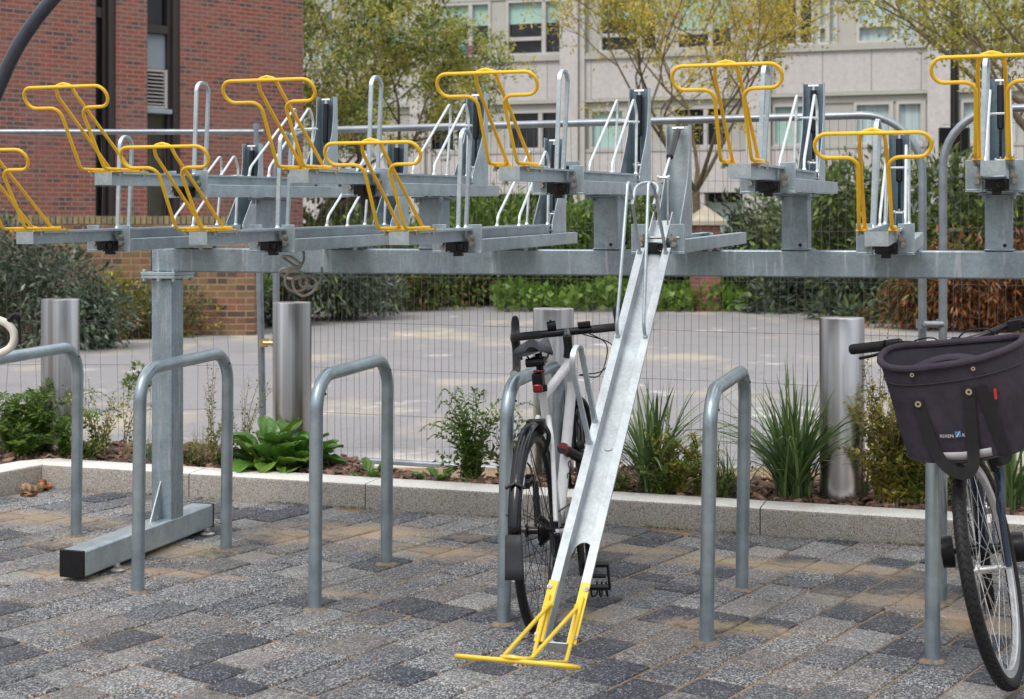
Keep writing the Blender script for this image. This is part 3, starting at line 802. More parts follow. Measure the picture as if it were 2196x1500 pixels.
# ---- planter soil and bark
def back_edge(s):               # rear edge of the bed
    mid = 1/(1+math.exp(-(s-.15)*9)) * 1/(1+math.exp((s-1.15)*9))
    e = 1.86 - .52*mid + .05*math.sin(s*5)+.03*math.sin(s*13+1)
    return e
def soil_z(p): return gs(p.y)+.098
def soil():
    m = MB(); rows = []
    ss = [-5+.1*i for i in range(106)]
    for f in [0,.25,.5,.75,.97,1]:
        r = []
        for s in ss:
            t0 = 1.14 if s > -1.45 else 1.14-min(2.4, (-1.45-s)*2.6)
            t1 = back_edge(s); p = RP(s, t0+(t1-t0)*f)
            z = soil_z(p)+.012*math.sin(p.x*9+p.y*4)*math.sin(p.y*11) - (.22 if f == 1 else 0)
            r.append((p.x, p.y, z))
        rows.append(r)
    m.grid(rows); tag(m.build('planting_bed', soil_mat, None), kind='structure')
    # bark chips
    V = []; Q = []; rnd = random.Random(5)
    for i in range(4200):
        s = rnd.uniform(-3.2, 4.6); t0 = 1.20 if s > -1.5 else 1.20-min(2.2, (-1.5-s)*2.4)
        t = rnd.uniform(t0, back_edge(s)+.03); p = RP(s, t); p.z = soil_z(p)+rnd.uniform(-.002, .018)
        if t > back_edge(s)-.03: p.z -= .03
        a = rnd.uniform(0, 6.28); L = rnd.uniform(.008,.032); W = L*rnd.uniform(.3,.7); tx = rnd.uniform(-.6,.6)
        ax = Vector((math.cos(a), math.sin(a), tx)).normalized(); ay = Vector((-math.sin(a), math.cos(a), rnd.uniform(-.6,.6))).normalized(); az = ax.cross(ay)*.005
        b = len(V); c = [p-ax*L-ay*W, p+ax*L*.8-ay*W, p+ax*L+ay*W, p-ax*L*.7+ay*W]
        V += [tuple(q-az) for q in c]+[tuple(q+az) for q in c]
        Q += [(b+4,b+5,b+6,b+7),(b,b+1,b+5,b+4),(b+1,b+2,b+6,b+5),(b+2,b+3,b+7,b+6),(b+3,b,b+4,b+7)]
    tag(np_obj('bark_mulch', V, Q, chip_mat), kind='stuff')
soil()
# dry leaves lying in the kerb corner
def dry_leaves():
    rust = plain('dry_leaf', (.30,.10,.03), .7, 0, .4, 40); tan = plain('dry_leaf_tan', (.42,.28,.16), .7, 0, .3, 40)
    for i, (px, py, L, mt, lab) in enumerate([(70,1056,.085,tan,'curled tan dry leaf, left one by the kerb corner'),(97,1050,.075,rust,'rust orange dry leaf against the kerb corner'),(62,1064,.07,rust,'flat reddish brown dry leaf under the curled tan one')]):
        p = gnd(px, py); rnd = random.Random(i+2); m = MB(); rows = []
        for a in range(9):
            u = a/8; w = L*.55*math.sin(math.pi*min(1, u*.92+.06))*(1 if a % 2 else .52)
            rows.append([( (u-.5)*L*1.3, w*q, .008+.030*abs(q)**2*(.3 if i == 2 else 1)*(1 if q*(i-.5) > 0 else .3)+.007*math.sin(u*9+i)+.006*math.cos(q*6+i)) for q in [-1,-.6,-.2,.2,.6,1]])
        m.grid(rows); o = m.build('dry_leaf', mt, None, solid=.0012); o.location = p; o.rotation_euler = (0, 0, i*1.3+.4)
        tag(o, lab, 'leaf', 'dry leaves in the kerb corner')
dry_leaves()

# ================================================================ mesh fence panels
def fence_panel(label, A, B, ztop, zbot, rc_l, rc_r, dv, nh, seed, leanl=0, leanr=0, post_up=0):
    A = Vector(A); B = Vector(B); L = (B-A).length; d = (B-A).normalized(); yaw = math.atan2(d.y, d.x)
    o = empty('fence', (A.x, A.y, 0), yaw, label, 'fence')
    m = MB(); r = .0205
    pts = [(0,0,zbot-.10),(leanl,0,ztop),(L+leanr,0,ztop),(L,0,zbot-.10)]
    if rc_l or rc_r:
        m.tube(fillet(pts, [0, max(rc_l,.001), max(rc_r,.001), 0], 10), r, 14)
    else:
        m.tube([(leanl,0,ztop),(L,0,ztop)], r*.8, 14); m.tube([(0,0,zbot-.1),(leanl,0,ztop+post_up)], r, 14); m.tube([(L,0,zbot-.1),(L+leanr,0,ztop+post_up)], r, 14)
    m.tube([(0,0,zbot),(L,0,zbot)], r*.85, 12)
    m.build('tube_frame', fence_tube, o)
    w = MB(); rnd = random.Random(seed); n = int(L/dv); rad = .0012
    def topz(x):
        z = ztop
        for (e, rc) in ((x, rc_l), (L-x, rc_r)):
            if rc and e < rc: z = min(z, ztop-rc+math.sqrt(max(0, rc*rc-(rc-e)**2)))
        return z
    for i in range(1, n):
        x = i*dv+rnd.uniform(-.003,.003); zt = topz(x); q = []
        wob = rnd.uniform(-1,1)
        for k in range(8):
            f = k/7; q.append((x+(.004*math.sin(f*9+wob*3)+rnd.uniform(-.0025,.0025))*(1 if dv < .06 else 2.2), .004, zbot+(zt-zbot)*f))
        w.tube(q, rad, 4, caps=False)
    for i in range(nh):
        z = zbot+(ztop-zbot)*(i+.5)/nh if False else zbot+.262*(i+1)
        if z > ztop-.06: break
        w.tube([(0,-.002,z)]+[(L*k/8,-.002,z+rnd.uniform(-.004,.004)) for k in range(1,8)]+[(L,-.002,z)], rad*1.15, 4, caps=False)
    w.build('wire_mesh', fence_wire, o)
    return o
ZT, ZB = 1.954, .060
mA = at(592, 500, 9.20); mB = at(1978, 500, 7.82)
mA.z = mB.z = 0
fence_panel('round cornered mesh fence panel spanning the middle of the view', mA, mB, ZT, ZB, .26, .30, .0425, 7, 1)
rA = at(2022, 500, 7.74); rB = rA+(mB-mA).normalized()*3.3; rA.z = rB.z = 0
fence_panel('mesh fence panel at the right edge with a rounded upper left corner', rA, rB, ZT+.01, ZB, .28, .28, .0425, 7, 2)
lB = at(566, 500, 9.24); lA = at(566-1270, 500, 9.24); lA.z = lB.z = 0
fence_panel('wide meshed fence panel on the left before the brick building', lA, lB, ZT, ZB, 0, 0, .0935, 7, 3, leanr=-.045, post_up=.05)
def clamp(px, py, Y, w, mat, label):
    p = at(px, py, Y); m = MB(); m.cyl((-w/2,-.03,0), (w/2,-.03,0), .016, 12)
    for q in (-1, 1):
        m.lathe([(.022,-.022),(.028,-.022),(.028,.022),(.022,.022)], (q*w/2, 0, 0), 16, closed=True); m.cyl((q*w/2,-.03,0), (q*w/2,-.055,0), .009, 6)
    o = m.build('fence_clamp', mat, None); o.location = p; tag(o, label, 'clamp')
clamp(579, 736, 9.2, .072, plain('brass_zinc', (.50,.40,.20), .35, .8), 'brassy yellow clamp joining two fence posts behind the second bollard')
clamp(1998, 695, 7.76, .10, fence_tube, 'grey clamp joining two fence posts above the basket bag')
# ================================================================ red brick building
def oblique(px0, Y0, px1, Y1):       # vertical plane through two image columns; returns frame helpers
    a = Vector(((px0-CX)/F*Y0, Y0, 0)); b = Vector(((px1-CX)/F*Y1, Y1, 0)); d = (b-a).normalized(); n = Vector((-d.y, d.x, 0))  # n points away
    def c_of(px):
        k = (px-CX)/F; return (k*a.y-a.x)/(d.x-k*d.y)
    def z_of(px, py):
        c = c_of(px); Y = a.y+d.y*c; return CAMZ-(py-HY)*Y/F
    return a, d, n, c_of, z_of
def facade_grid(m, xs, zs, solid, y0, y1):     # wall from cells, open cells left out
    for i in range(len(xs)-1):
        j = 0
        while j < len(zs)-1:
            if solid(i, j):
                k = j
                while k+1 < len(zs)-1 and solid(i, k+1): k += 1
                m.box(xs[i], xs[i+1], y0, y1, zs[j], zs[k+1]); j = k+1
            else: j += 1
def brick_building():
    a, d, n, c_of, z_of = oblique(0, 25.0, 650, 29.0)
    o = empty('brick_building', (a.x, a.y, 0), math.atan2(d.y, d.x), 'red brick building with two tall slot windows behind the yellow brick wall', 'building')
    X = [c_of(-420), c_of(205), c_of(252), c_of(316), c_of(390), c_of(650)]; Z = [0, 1.42, 9.0]
    m = MB(); 
    for i in (0, 2, 4): m.box(X[i], X[i+1], 0, .45, 0, 9)
    for i in (1, 3): m.box(X[i], X[i+1], 0, .45, 0, 1.40)
    m.box(X[5]-.45, X[5], .45, 9, 0, 9)
    m.build('wall', red_brick, o, smooth=False)
    # slim window
    def win(x0, x1, name='window'):
        w = MB(); fr = .10
        w.box(x1-.13, x1-.005, .06, .24, 1.41, 9); w.box(x1-.20, x1-.13, .14, .26, 1.41, 9); w.box(x0+.002, x0+.03, .20, .28, 1.41, 9)
        return w
    x0, x1 = X[1], X[2]; z1 = z_of(225, 25)
    w = win(x0, x1); w.box(x0+.03, x1-.20, .16, .26, z1-.09, z1+.09); wo = w.build('window', frame_dark, o, bevel=.006)
    g = MB(); g.box(x0+.03, x1-.20, .24, .25, 1.41, 9); g.build('pane', glass_dark, wo)
    x0, x1 = X[3], X[4]; w = win(x0, x1); za, zb = z_of(345, 62), z_of(345, 240)
    w.box(x0+.03, x1-.20, .10, .26, za-.07, za+.07); wo = w.build('window', frame_dark, o, bevel=.006)
    g = MB(); g.box(x0+.03, x1-.20, .24, .25, za+.07, 9); g.build('pane', glass_dark, wo)
    g = MB(); g.box(x0+.03, x1-.20, .24, .25, 1.41, zb-.03); g.build('pane', glass_olive, wo)
    zc = z_of(345, 145); g = MB(); g.box(x0+.03, x1-.20, .22, .25, zc, za-.07); g.build('panel', panel_blue, wo)
    g = MB(); g.box(x0+.02, x1-.16, .04, .25, zb-.03, zb+.05); g.build('sill', panel_blue, wo, bevel=.01)
    lv = MB(); zz0, zz1 = zb+.07, zc-.02
    lv.box(x0+.03, x0+.07, .16, .25, zz0, zz1); lv.box(x1-.25, x1-.20, .14, .25, zz0, zz1); lv.box(x0+.07, x1-.25, .16, .25, zz0, zz0+.04); lv.box(x0+.07, x1-.25, .16, .25, zz1-.04, zz1)
    for i in range(9):
        z = zz0+.06+i*(zz1-zz0-.1)/9; lv.obox((x0+.07, .15, z), (x1-x0-.32, 0, 0), (0, .055, .030), (0, .004, .006))
    lv.build('louvre', louvre_mat, wo, smooth=False)
    lb = MB(); lb.box(x0+.07, x1-.25, .243, .249, zz0+.04, zz1-.04); lb.build('louvre_back', black_plastic, wo)
brick_building()
def stock_wall():
    a, d, n, c_of, z_of = oblique(-500, 20.5, 545, 20.5)
    o = empty('brick_wall', (a.x, a.y, 0), 0, 'old yellow stock brick yard wall in front of the red brick building', 'wall')
    L = c_of(545); zt = z_of(300, 481)
    m = MB(); m.box(0, L, 0, .34, 0, zt); m.build('wall', stock_brick, o, smooth=False)
    m = MB(); x = 0; rnd = random.Random(4)
    while x < L:
        w = .066; m.box(x+.004, min(L, x+w), -.012+rnd.uniform(-.004,.004), .33, zt, zt+.105+rnd.uniform(-.006,.006)); x += w+.008
    cm = NG('coping_brick'); r = cm.geo().outputs['Random Per Island']
    cm.set(cm.mix(.3, cm.ramp(r, [(0, (.34,.25,.13)), (.5, (.24,.19,.10)), (1, (.15,.12,.085))]), cm.ramp(cm.noise(20), [(.3, (.08,.09,.04)), (.7, (.4,.33,.2))])), .9)
    m.build('coping', cm.mat, o, smooth=False)
stock_wall()
# ================================================================ pale office building
def office():
    a, d, n, c_of, z_of = oblique(935, 55.0, 1960, 50.0)
    o = empty('office_building', (a.x, a.y, 0), math.atan2(d.y, d.x), 'pale granite clad office block with rows of windows behind the trees', 'building')
    xl, xr = c_of(560), c_of(2420)
    zs1 = z_of(935, 126)        # upper sill level
    zt1 = z_of(935, 8)          # upper window head
    zs2t = z_of(1180, 222); zs2 = z_of(1180, 322); zg = z_of(1510, 413); ztop = z_of(935, -230)
    back = MB(); back.box(xl, xr, .9, 6, -.2, ztop+3); back.build('core', frame_dark, o, smooth=False)
    sp = MB()
    def panels(z0, z1, xa, xb, step, y=0):
        x = xa
        while x < xb-.05:
            e = min(xb, x+step); sp.box(x+.008, e-.008, y, y+.3, z0, z1); x = e
    pil = [(c_of(1205), c_of(1243)), (c_of(1602), c_of(1640)), (c_of(1990), c_of(2040)), (c_of(885), c_of(915)), (c_of(2330), c_of(2380))]
    panels(zs2t+.12, zs1-.22, xl, xr, 1.55); panels(zg, zs2-.12, xl, xr, 1.55); panels(zt1+.9, ztop+3, xl, xr, 1.55)
    sp.box(xl, xr, .1, .8, zs2t+.12, zs1-.22); sp.box(xl, xr, .1, .8, zg, zs2-.12)
    sp.build('cladding', granite, o, smooth=False)
    for (q0, q1) in pil:
        p = MB(); p.box(q0, q1, -.28, .25, -.1, ztop+3); p.build('pilaster', granite, o, smooth=False)
        p = MB(); p.box(q1+.02, q1+.20, -.12, -.02, -.1, ztop+3); p.build('rain_pipe', frame_grey, o, smooth=False)
    b = MB()
    for z0, z1, yy in ((zs1-.22, zs1-.10, -.10), (zs1-.09, zs1, -.04), (zt1+.02, zt1+.88, .12), (zs2t, zs2t+.11, -.05), (zs2-.11, zs2, -.03), (zs2t-.22, zs2t-.01, .10)):
        b.box(xl, xr, yy, yy+.5, z0, z1)
    b.build('sill_band', panel_grey, o, smooth=False)
    # infill panels between windows and the windows
    def row(z0, z1, wins, trans):
        ws = sorted([(c_of(x0), c_of(x1), k, sp_) for x0, x1, k, sp_ in wins]); x = xl
        for (wa, wb, kind, spl) in ws:
            if wa > x: inf = MB(); inf.box(x, wa, .16, .5, z0, z1); inf.build('infill_panel', panel_grey, o, smooth=False)
            x = wb
            f = MB(); t = .09; y0, y1 = .10, .32
            f.box(wa, wa+t, y0, y1, z0, z1); f.box(wb-t, wb, y0, y1, z0, z1); f.box(wa+t, wb-t, y0, y1, z0, z0+t); f.box(wa+t, wb-t, y0, y1, z1-t, z1)
            mx_ = wa+(wb-wa)*spl; f.box(mx_-t*.8, mx_+t*.8, y0+.01, y1, z0+t, z1-t)
            zt = z0+(z1-z0)*trans
            if trans: f.box(wa+t, mx_-t*.8, y0-.01, y1, zt-t*.7, zt+t*.7)
            fo = f.build('window', frame_white if kind != 'c' else frame_grey, o, smooth=False)
            g = MB(); g.box(wa+t, wb-t, .30, .31, z0+t, z1-t)
            g.build('pane', curtain_mat if kind == 'c' else blind_mat if kind == 'g' else glass_dark, fo)
            if kind == 'b':
                bl_ = MB(); zb = z0+(z1-z0)*.58; bl_.box(wa+t, mx_-t*.8, .27, .285, zb, z1-t); bl_.box(mx_+t*.8, wb-t, .27, .285, zb, z1-t); bl_.build('roller_blind', blind_mat, fo, smooth=False)
            if kind == 'B':
                bl_ = MB(); zb = z0+(z1-z0)*.36; bl_.box(wa+t, mx_-t*.8, .27, .285, zb, z1-t); bl_.box(mx_+t*.8, wb-t, .27, .285, zb, z1-t); bl_.build('roller_blind', blind_mat, fo, smooth=False)
        inf = MB(); inf.box(x, xr, .16, .5, z0, z1); inf.build('infill_panel', panel_grey, o, smooth=False)
    row(zs1, zt1, [(655,715,'c',.5),(760,872,'c',.6),(933,1050,'b',.63),(1083,1204,'b',.67),(1283,1410,'b',.68),(1448,1572,'B',.6),(1660,1745,'d',.6),(1752,1795,'c',.5),(1836,1970,'c',.62),(2060,2180,'c',.6),(2210,2320,'c',.6)], .30)
    row(zs2, zs2t-.22, [(655,700,'d',.5),(738,788,'d',.5),(912,990,'d',.8),(1000,1040,'d',.5),(1086,1200,'d',.62),(1262,1345,'g',.9),(1440,1560,'d',.6),(1655,1735,'g',.6),(1830,1915,'c',.95),(1921,1985,'c',.9),(2060,2180,'c',.6)], 0)
    # items on the sills of the first windows
    mt3 = [plain('pot_teal', (.05,.35,.42), .4), plain('flower_pink', (.30,.10,.20), .6), plain('pot_cream', (.6,.6,.5), .5)]
    for k, px in enumerate((952, 962, 975, 990, 1005, 1037)):
        it = MB(); x = c_of(px); it.lathe([(0,0),(.13,0),(.16,.2+.08*(k%3)),(.08,.34+.06*(k%2)),(0,.36)], (x, .2, zs1+.12), 8); it.build('sill_ornament', mt3[k % 3], o)
    # ground floor: dark recess with piers and one pale door panel
    for px0, px1 in ((560, 700), (820, 905), (1195, 1255), (1325, 1510), (1592, 1700), (1900, 2060)):
        gmb = MB(); gmb.box(c_of(px0), c_of(px1), .05, .85, -.2, zg); gmb.build('pier', granite, o, smooth=False)
    dmb = MB(); dmb.box(c_of(1512), c_of(1588), .55, .6, -.2, z_of(1550, 434)); dmb.build('shutter', plain('shutter_green', (.34,.42,.39), .6, 0, .05, 1), o)
office()
# ================================================================ things in the middle distance
def gate_pier(px, py0, py1, Y, w, label):
    p = at(px, py1, Y); z0 = gz(9); zt = at(px, py0, Y).z; o = empty('gate_pier', (p.x, p.y, z0), .15, label, 'gate pier')
    h = zt-z0; m = MB(); m.box(-w/2, w/2, -w/2, w/2, 0, h-.30); m.build('shaft', red_brick, o, smooth=False)
    m = MB(); c = w/2+.09; zb = h-.30; m.box(-c, c, -c, c, zb, zb+.07)
    m.add([(-c,-c,zb+.07),(c,-c,zb+.07),(c,c,zb+.07),(-c,c,zb+.07),(0,0,zb+.34)], [(0,1,4),(1,2,4),(2,3,4),(3,0,4)]); m.build('cap_stone', plain('cap_stone', (.45,.40,.32), .85, 0, .2, 6), o, smooth=False)
gate_pier(1512, 446, 510, 27, .42, 'brick gate pier with pyramid cap stone, right of the raised fin of the lowered tray')
gate_pier(1662, 452, 515, 29, .42, 'pyramid capped gate pier half hidden in shrubs left of the upper rack stub')
def railing():
    a = at(1535, 480, 28); b = at(1640, 480, 30); z0 = gz(9); L = Vector((b.x-a.x, b.y-a.y, 0)).length
    o = empty('railing', (a.x, a.y, z0), math.atan2(b.y-a.y, b.x-a.x), 'black iron railing between the two gate piers', 'railing')
    m = MB()
    for i in range(12): m.cyl((L*i/11, 0, 0), (L*i/11, 0, 1.35), .012, 6)
    m.build('bar', black_metal, o); m = MB()
    for z in (.2, 1.2): m.box(0, L, -.02, .02, z, z+.03)
    m.build('rail', black_metal, o)
railing()
def back_wall():
    a = at(600, 450, 31.5); b = at(1035, 450, 33.5); z0 = gz(9); L = Vector((b.x-a.x, b.y-a.y, 0)).length
    o = empty('low_wall', (a.x, a.y, z0), math.atan2(b.y-a.y, b.x-a.x), 'low brown boundary wall behind the shrubs in the gap under the upper trays', 'wall')
    m = MB(); m.box(0, L, 0, .3, 0, 1.15); m.build('wall', red_brick, o, smooth=False)
    m = MB(); x = 0; rnd = random.Random(2)
    while x < L: m.box(x, x+.10, 0, .25, 1.15, 1.52+rnd.uniform(-.03,.03)); x += .13
    m.build('coping', plain('brown_coping', (.26,.15,.09), .85, 0, .3, 9), o, smooth=False)
back_wall()
def lamp_post():
    p = at(2050, 500, 27); z0 = gz(9); o = empty('lamp_post', (p.x-.02, p.y, z0), 0, 'black lamp post with a dark sign box, in front of the right hand tree', 'lamp post')
    m = MB(); m.lathe([(0,0),(.13,0),(.13,1.3),(.08,1.4),(.066,9)], n=16); m.build('pole', black_metal, o)
    a = at(2008, 275, 27); b = at(2078, 337, 27); m = MB()
    m.box(a.x-p.x+.04, b.x-p.x, -.14, -.05, b.z-z0, a.z-z0); m.build('sign_box', black_plastic, o, bevel=.01)
    m = MB(); m.box(a.x-p.x+.10, b.x-p.x-.30, -.17, -.142, b.z-z0-.03, b.z-z0+.035); m.build('sign_edge', frame_white, o)
lamp_post()
def cctv_post():
    p = at(1222, 430, 33); z0 = gz(9); o = empty('post', (p.x, p.y, z0), 0, 'slim black post with a flat grey head before the office, right of the middle tray', 'post')
    zt = at(1222, 356, 33).z-z0; m = MB(); m.cyl((0,0,0), (0,0,zt), .07, 12); m.box(-.09, .07, -.07, .07, zt-.25, zt-.02); m.build('pole', black_metal, o)
    m = MB(); m.box(-.10, .20, -.12, .10, zt-.02, zt+.10); m.build('head', panel_blue, o, bevel=.02)
cctv_post()

# ================================================================ vegetation
def shell_points(n, cen, rad, thick=.55):
    u = nrm(RNG.normal(0, 1, (n, 3))); r = (1-thick*RNG.random(n)**1.6).reshape(-1, 1)
    return np.asarray(cen)+u*r*np.asarray(rad), u
def shrub(name, label, cat, px, pybase, Y, w, h, d, nl, L, mat, stems=True, clumps=14, group=None, droop=0, seed=0, aspect=.42, zbase=None, leafmix=None):
    rs = np.random.default_rng(seed+100)
    if pybase not in (600, 800): Yn = 4516/(pybase-500); k = Yn/Y; Y = Yn; w *= k; h *= k; d *= min(k, 1.2); L *= k   # stand it where its foot meets the yard
    p = at(px, pybase, Y); z0 = gz(p.y) if zbase is None else zbase
    o = empty(name, (p.x, p.y, z0), 0, label, cat, group)
    cs = []
    for i in range(clumps):
        a = rs.uniform(0, 2*math.pi); rr = rs.uniform(0, 1)**.6
        zz = rs.uniform(.12, .86); k = math.sqrt(max(.08, 1-(zz-.25)**2*1.3))
        cs.append((math.cos(a)*rr*w*.42*k, math.sin(a)*rr*d*.42*k, zz*h, rs.uniform(.16,.30)*min(w, h*1.4)))
    P = []; D = []
    per = nl//clumps
    for (x, y, z, r) in cs:
        u = nrm(rs.normal(0, 1, (per, 3))); q = (.35+.65*rs.random((per,1))**.5)
        pts = np.array([x, y, z])+u*q*r*np.array([1.15,1.15,.95]); pts[:, 2] = np.abs(pts[:, 2])
        P.append(pts); D.append(u+rs.normal(0, .5, (per, 3))+np.array([0, 0, .35-droop]))
    P = np.concatenate(P); D = np.concatenate(D); n = len(P)
    V, Q = leafset(P, D, L*rs.uniform(.6, 1.3, n), L*aspect*rs.uniform(.7, 1.2, n), up=1.2)
    mi = None
    if leafmix: mi = (rs.random(n) < .22).astype(int); mat = [mat, leafmix]
    np_obj('foliage', V, Q, mat, o, mi)
    if stems:
        m = MB()
        for (x, y, z, r) in cs: m.tube(spline([(x*.15, y*.15, 0), (x*.4, y*.4, z*.5), (x, y, z+r*.3)], 4), [.02*(1-.7*i/8) for i in range(9)], 5)
        m.build('stem', bark, o)
    return o
# left side: grey buddleia by the wall and weeds
shrub('shrub', 'large grey leaved shrub behind the leftmost bollard', 'shrub', 60, 748, 15.2, 1.95, 1.0, 1.0, 6500, .085, L_dark, seed=1, clumps=26, droop=.5, aspect=.34, leafmix=L_grey)
shrub('shrub', 'grey leaved shrub with arching stems at the left edge under the yellow handles', 'shrub', -60, 735, 15.9, 1.9, 1.35, .9, 4600, .085, L_dark, seed=2, clumps=20, droop=.4, aspect=.34, leafmix=L_grey)
shrub('shrub', 'small dark shrub reaching over the asphalt right of the leftmost bollard', 'shrub', 195, 748, 14.6, .75, .48, .6, 1500, .10, L_dark, seed=3, clumps=8, droop=.9, aspect=.26, leafmix=L_grey)
shrub('weed_clump', 'yellowish green weeds against the yellow brick wall', 'weeds', 262, 722, 16.1, .95, .62, .5, 2600, .06, L_gold, seed=4, clumps=10, leafmix=L_green)
shrub('weed_clump', 'dry tan weeds against the foot of the yellow brick wall, left of the rack post', 'weeds', 300, 728, 15.6, .8, .32, .4, 1600, .055, L_dry, seed=5, clumps=8)
shrub('weed_clump', 'dry straw coloured weeds right of the rack post', 'weeds', 455, 708, 17.0, 1.0, .38, .6, 2400, .09, L_dry, seed=6, clumps=12, aspect=.2, leafmix=L_green)
shrub('shrub', 'low blue grey shrub right of the rack post beside the dry weeds', 'shrub', 520, 704, 17.6, .9, .75, .7, 2200, .11, L_grey, seed=7, clumps=10, aspect=.3, leafmix=L_dark)
# middle band of shrubs at the back of the car park
for i, (px, py, Y, w, h, L, mt, mx2, lab) in enumerate([
    (625, 692, 18.4, 1.6, .95, .09, L_dark, L_green, 'dark shrub behind the second bollard'),
    (735, 684, 19.2, 1.6, .95, .09, L_dark, L_grey, 'dark shrub with grey leaves right of the hanging cable loops'),
    (850, 668, 20.6, 1.7, .95, .09, L_green, L_rust, 'green shrub under the middle of the beam'),
    (965, 656, 22.2, 1.7, 1.0, .09, L_green, L_rust, 'olive green shrub left of the white bicycle bars, behind the fence'),
    (1050, 645, 23.6, 1.4, .95, .09, L_green, L_gold, 'yellowish green shrub at the right end of the middle shrub row')]):
    shrub('shrub', lab, 'shrub', px, py, Y, w, h, 1.3, 4600, L, mt, seed=10+i, clumps=20, droop=.3, aspect=.36, leafmix=mx2, group='shrubs along the back of the car park')
for i, (px, py, w_, h_, L_, mt, mx2, lab) in enumerate([
    (335, 724, 1.0, .55, .06, L_green, L_dry, 'green weeds at the foot of the yellow brick wall behind the rack post'),
    (405, 716, 1.0, .60, .07, L_gold, L_dry, 'straggly golden weeds against the yellow brick wall right of the rack post'),
    (490, 712, 1.1, .70, .08, L_green, L_grey, 'mixed green weeds at the right end of the yellow brick wall'),
    (560, 700, 1.1, .75, .09, L_dark, L_rust, 'dark leafy weeds beside the paired fence posts on the left')]):
    shrub('weed_clump', lab, 'weeds', px, py, 17.0, w_, h_, .8, 2600, L_, mt, seed=120+i, clumps=14, leafmix=mx2)
def ground_cover():
    n = 9000; rs = np.random.default_rng(5); px = rs.uniform(1060, 1600, n); Y = rs.uniform(26.5, 33, n)
    P = np.stack([(px-CX)/F*Y, Y, gz(9)+rs.random(n)*.32*(1+.3*np.sin(px*.03))+.12*(Y-26.5)/6], 1); D = rs.normal(0, .6, (n, 3))+np.array([0, -.3, .6])
    V, Q = leafset(P, D, .15*rs.uniform(.6, 1.3, n), .11*rs.uniform(.7, 1.2, n), up=1.2); tag(np_obj('ground_cover', V, Q, L_bright), kind='stuff')
ground_cover()
for i, (px, Y, w, h, L, mt, mx2, lab) in enumerate([
    (700, 31.5, 3.0, 2.05, .17, L_green, L_bright, 'bushy green hedge plant left, seen in the gap under the upper trays'),
    (860, 28.5, 2.6, 1.75, .17, L_green, L_dark, 'green hedge plant behind the second upper stub'),
    (1010, 29.5, 2.4, 1.95, .17, L_bright, L_green, 'bright green hedge plant behind the yellow handle of the third lower tray'),
    (1150, 30, 2.6, 1.95, .17, L_bright, L_green, 'bright green hedge plant left of the raised tray hoops'),
    (1290, 30.5, 2.4, 1.8, .17, L_bright, L_green, 'bright green hedge plant beside the third upper stub'),
    (1420, 31, 2.0, 2.1, .17, L_green, L_bright, 'green hedge plant at the foot of the yellowing tree')]):
    shrub('hedge_plant', lab, 'hedge', px, 600, Y, w, h, 1.5, 3400, L, mt, seed=30+i, clumps=15, aspect=.4, leafmix=mx2, group='hedge plants along the far boundary')
for i, (px, py, Y, w, h, L, mt, mx2, lab) in enumerate([
    (1660, 655, 19.5, 1.7, 1.25, .12, L_dark, L_green, 'dark green shrub behind the upper stub right of the lowered tray'),
    (1790, 665, 19.0, 2.0, 1.75, .13, L_green, L_grey, 'tall leafy shrub with pale undersides behind the straight pointing tray'),
    (1905, 672, 18.5, 1.9, 1.75, .13, L_green, L_dark, 'tall green shrub behind the paired fence posts'),
    (2040, 680, 18.5, 1.9, 1.95, .13, L_green, L_grey, 'tall shrub with greyish leaves under the black lamp post'),
    (2185, 690, 18.0, 1.8, 1.8, .13, L_green, L_dark, 'tall green shrub at the right picture edge'),
    (1735, 672, 17.6, 1.4, .62, .13, L_dark, L_grey, 'low spreading dark leaved shrub above the rightmost bollard'),
    (1620, 648, 18.6, 1.1, .55, .11, L_dark, L_green, 'low dark shrub at the left end of the right hand thicket'),
    (1850, 690, 17.0, 1.3, .62, .12, L_dark, L_green, 'low dark shrub left of the rusty bracken')]):
    shrub('shrub', lab, 'shrub', px, py, Y, w, h, 1.3, 4600 if h > 1 else 2600, L, mt, seed=50+i, clumps=20 if h > 1 else 12, droop=.2, aspect=.34, leafmix=mx2, group='shrubs of the right hand thicket')
for i, (px, Y, w, h, lab) in enumerate([(1985, 15.8, 1.0, .75, 'rusty brown bracken clump between the paired fence posts'),(2090, 15.2, 1.1, .85, 'orange brown bracken clump above the basket bag'),(2190, 14.6, 1.0, .9, 'orange bracken clump at the right edge above the handlebar')]):
    shrub('bracken', lab, 'bracken', px, 706+i*4, Y, w, h, .9, 3600, .10, L_rust, seed=70+i, clumps=18, droop=.9, aspect=.22, leafmix=(L_green if i == 0 else L_rust), group='brown bracken on the right')

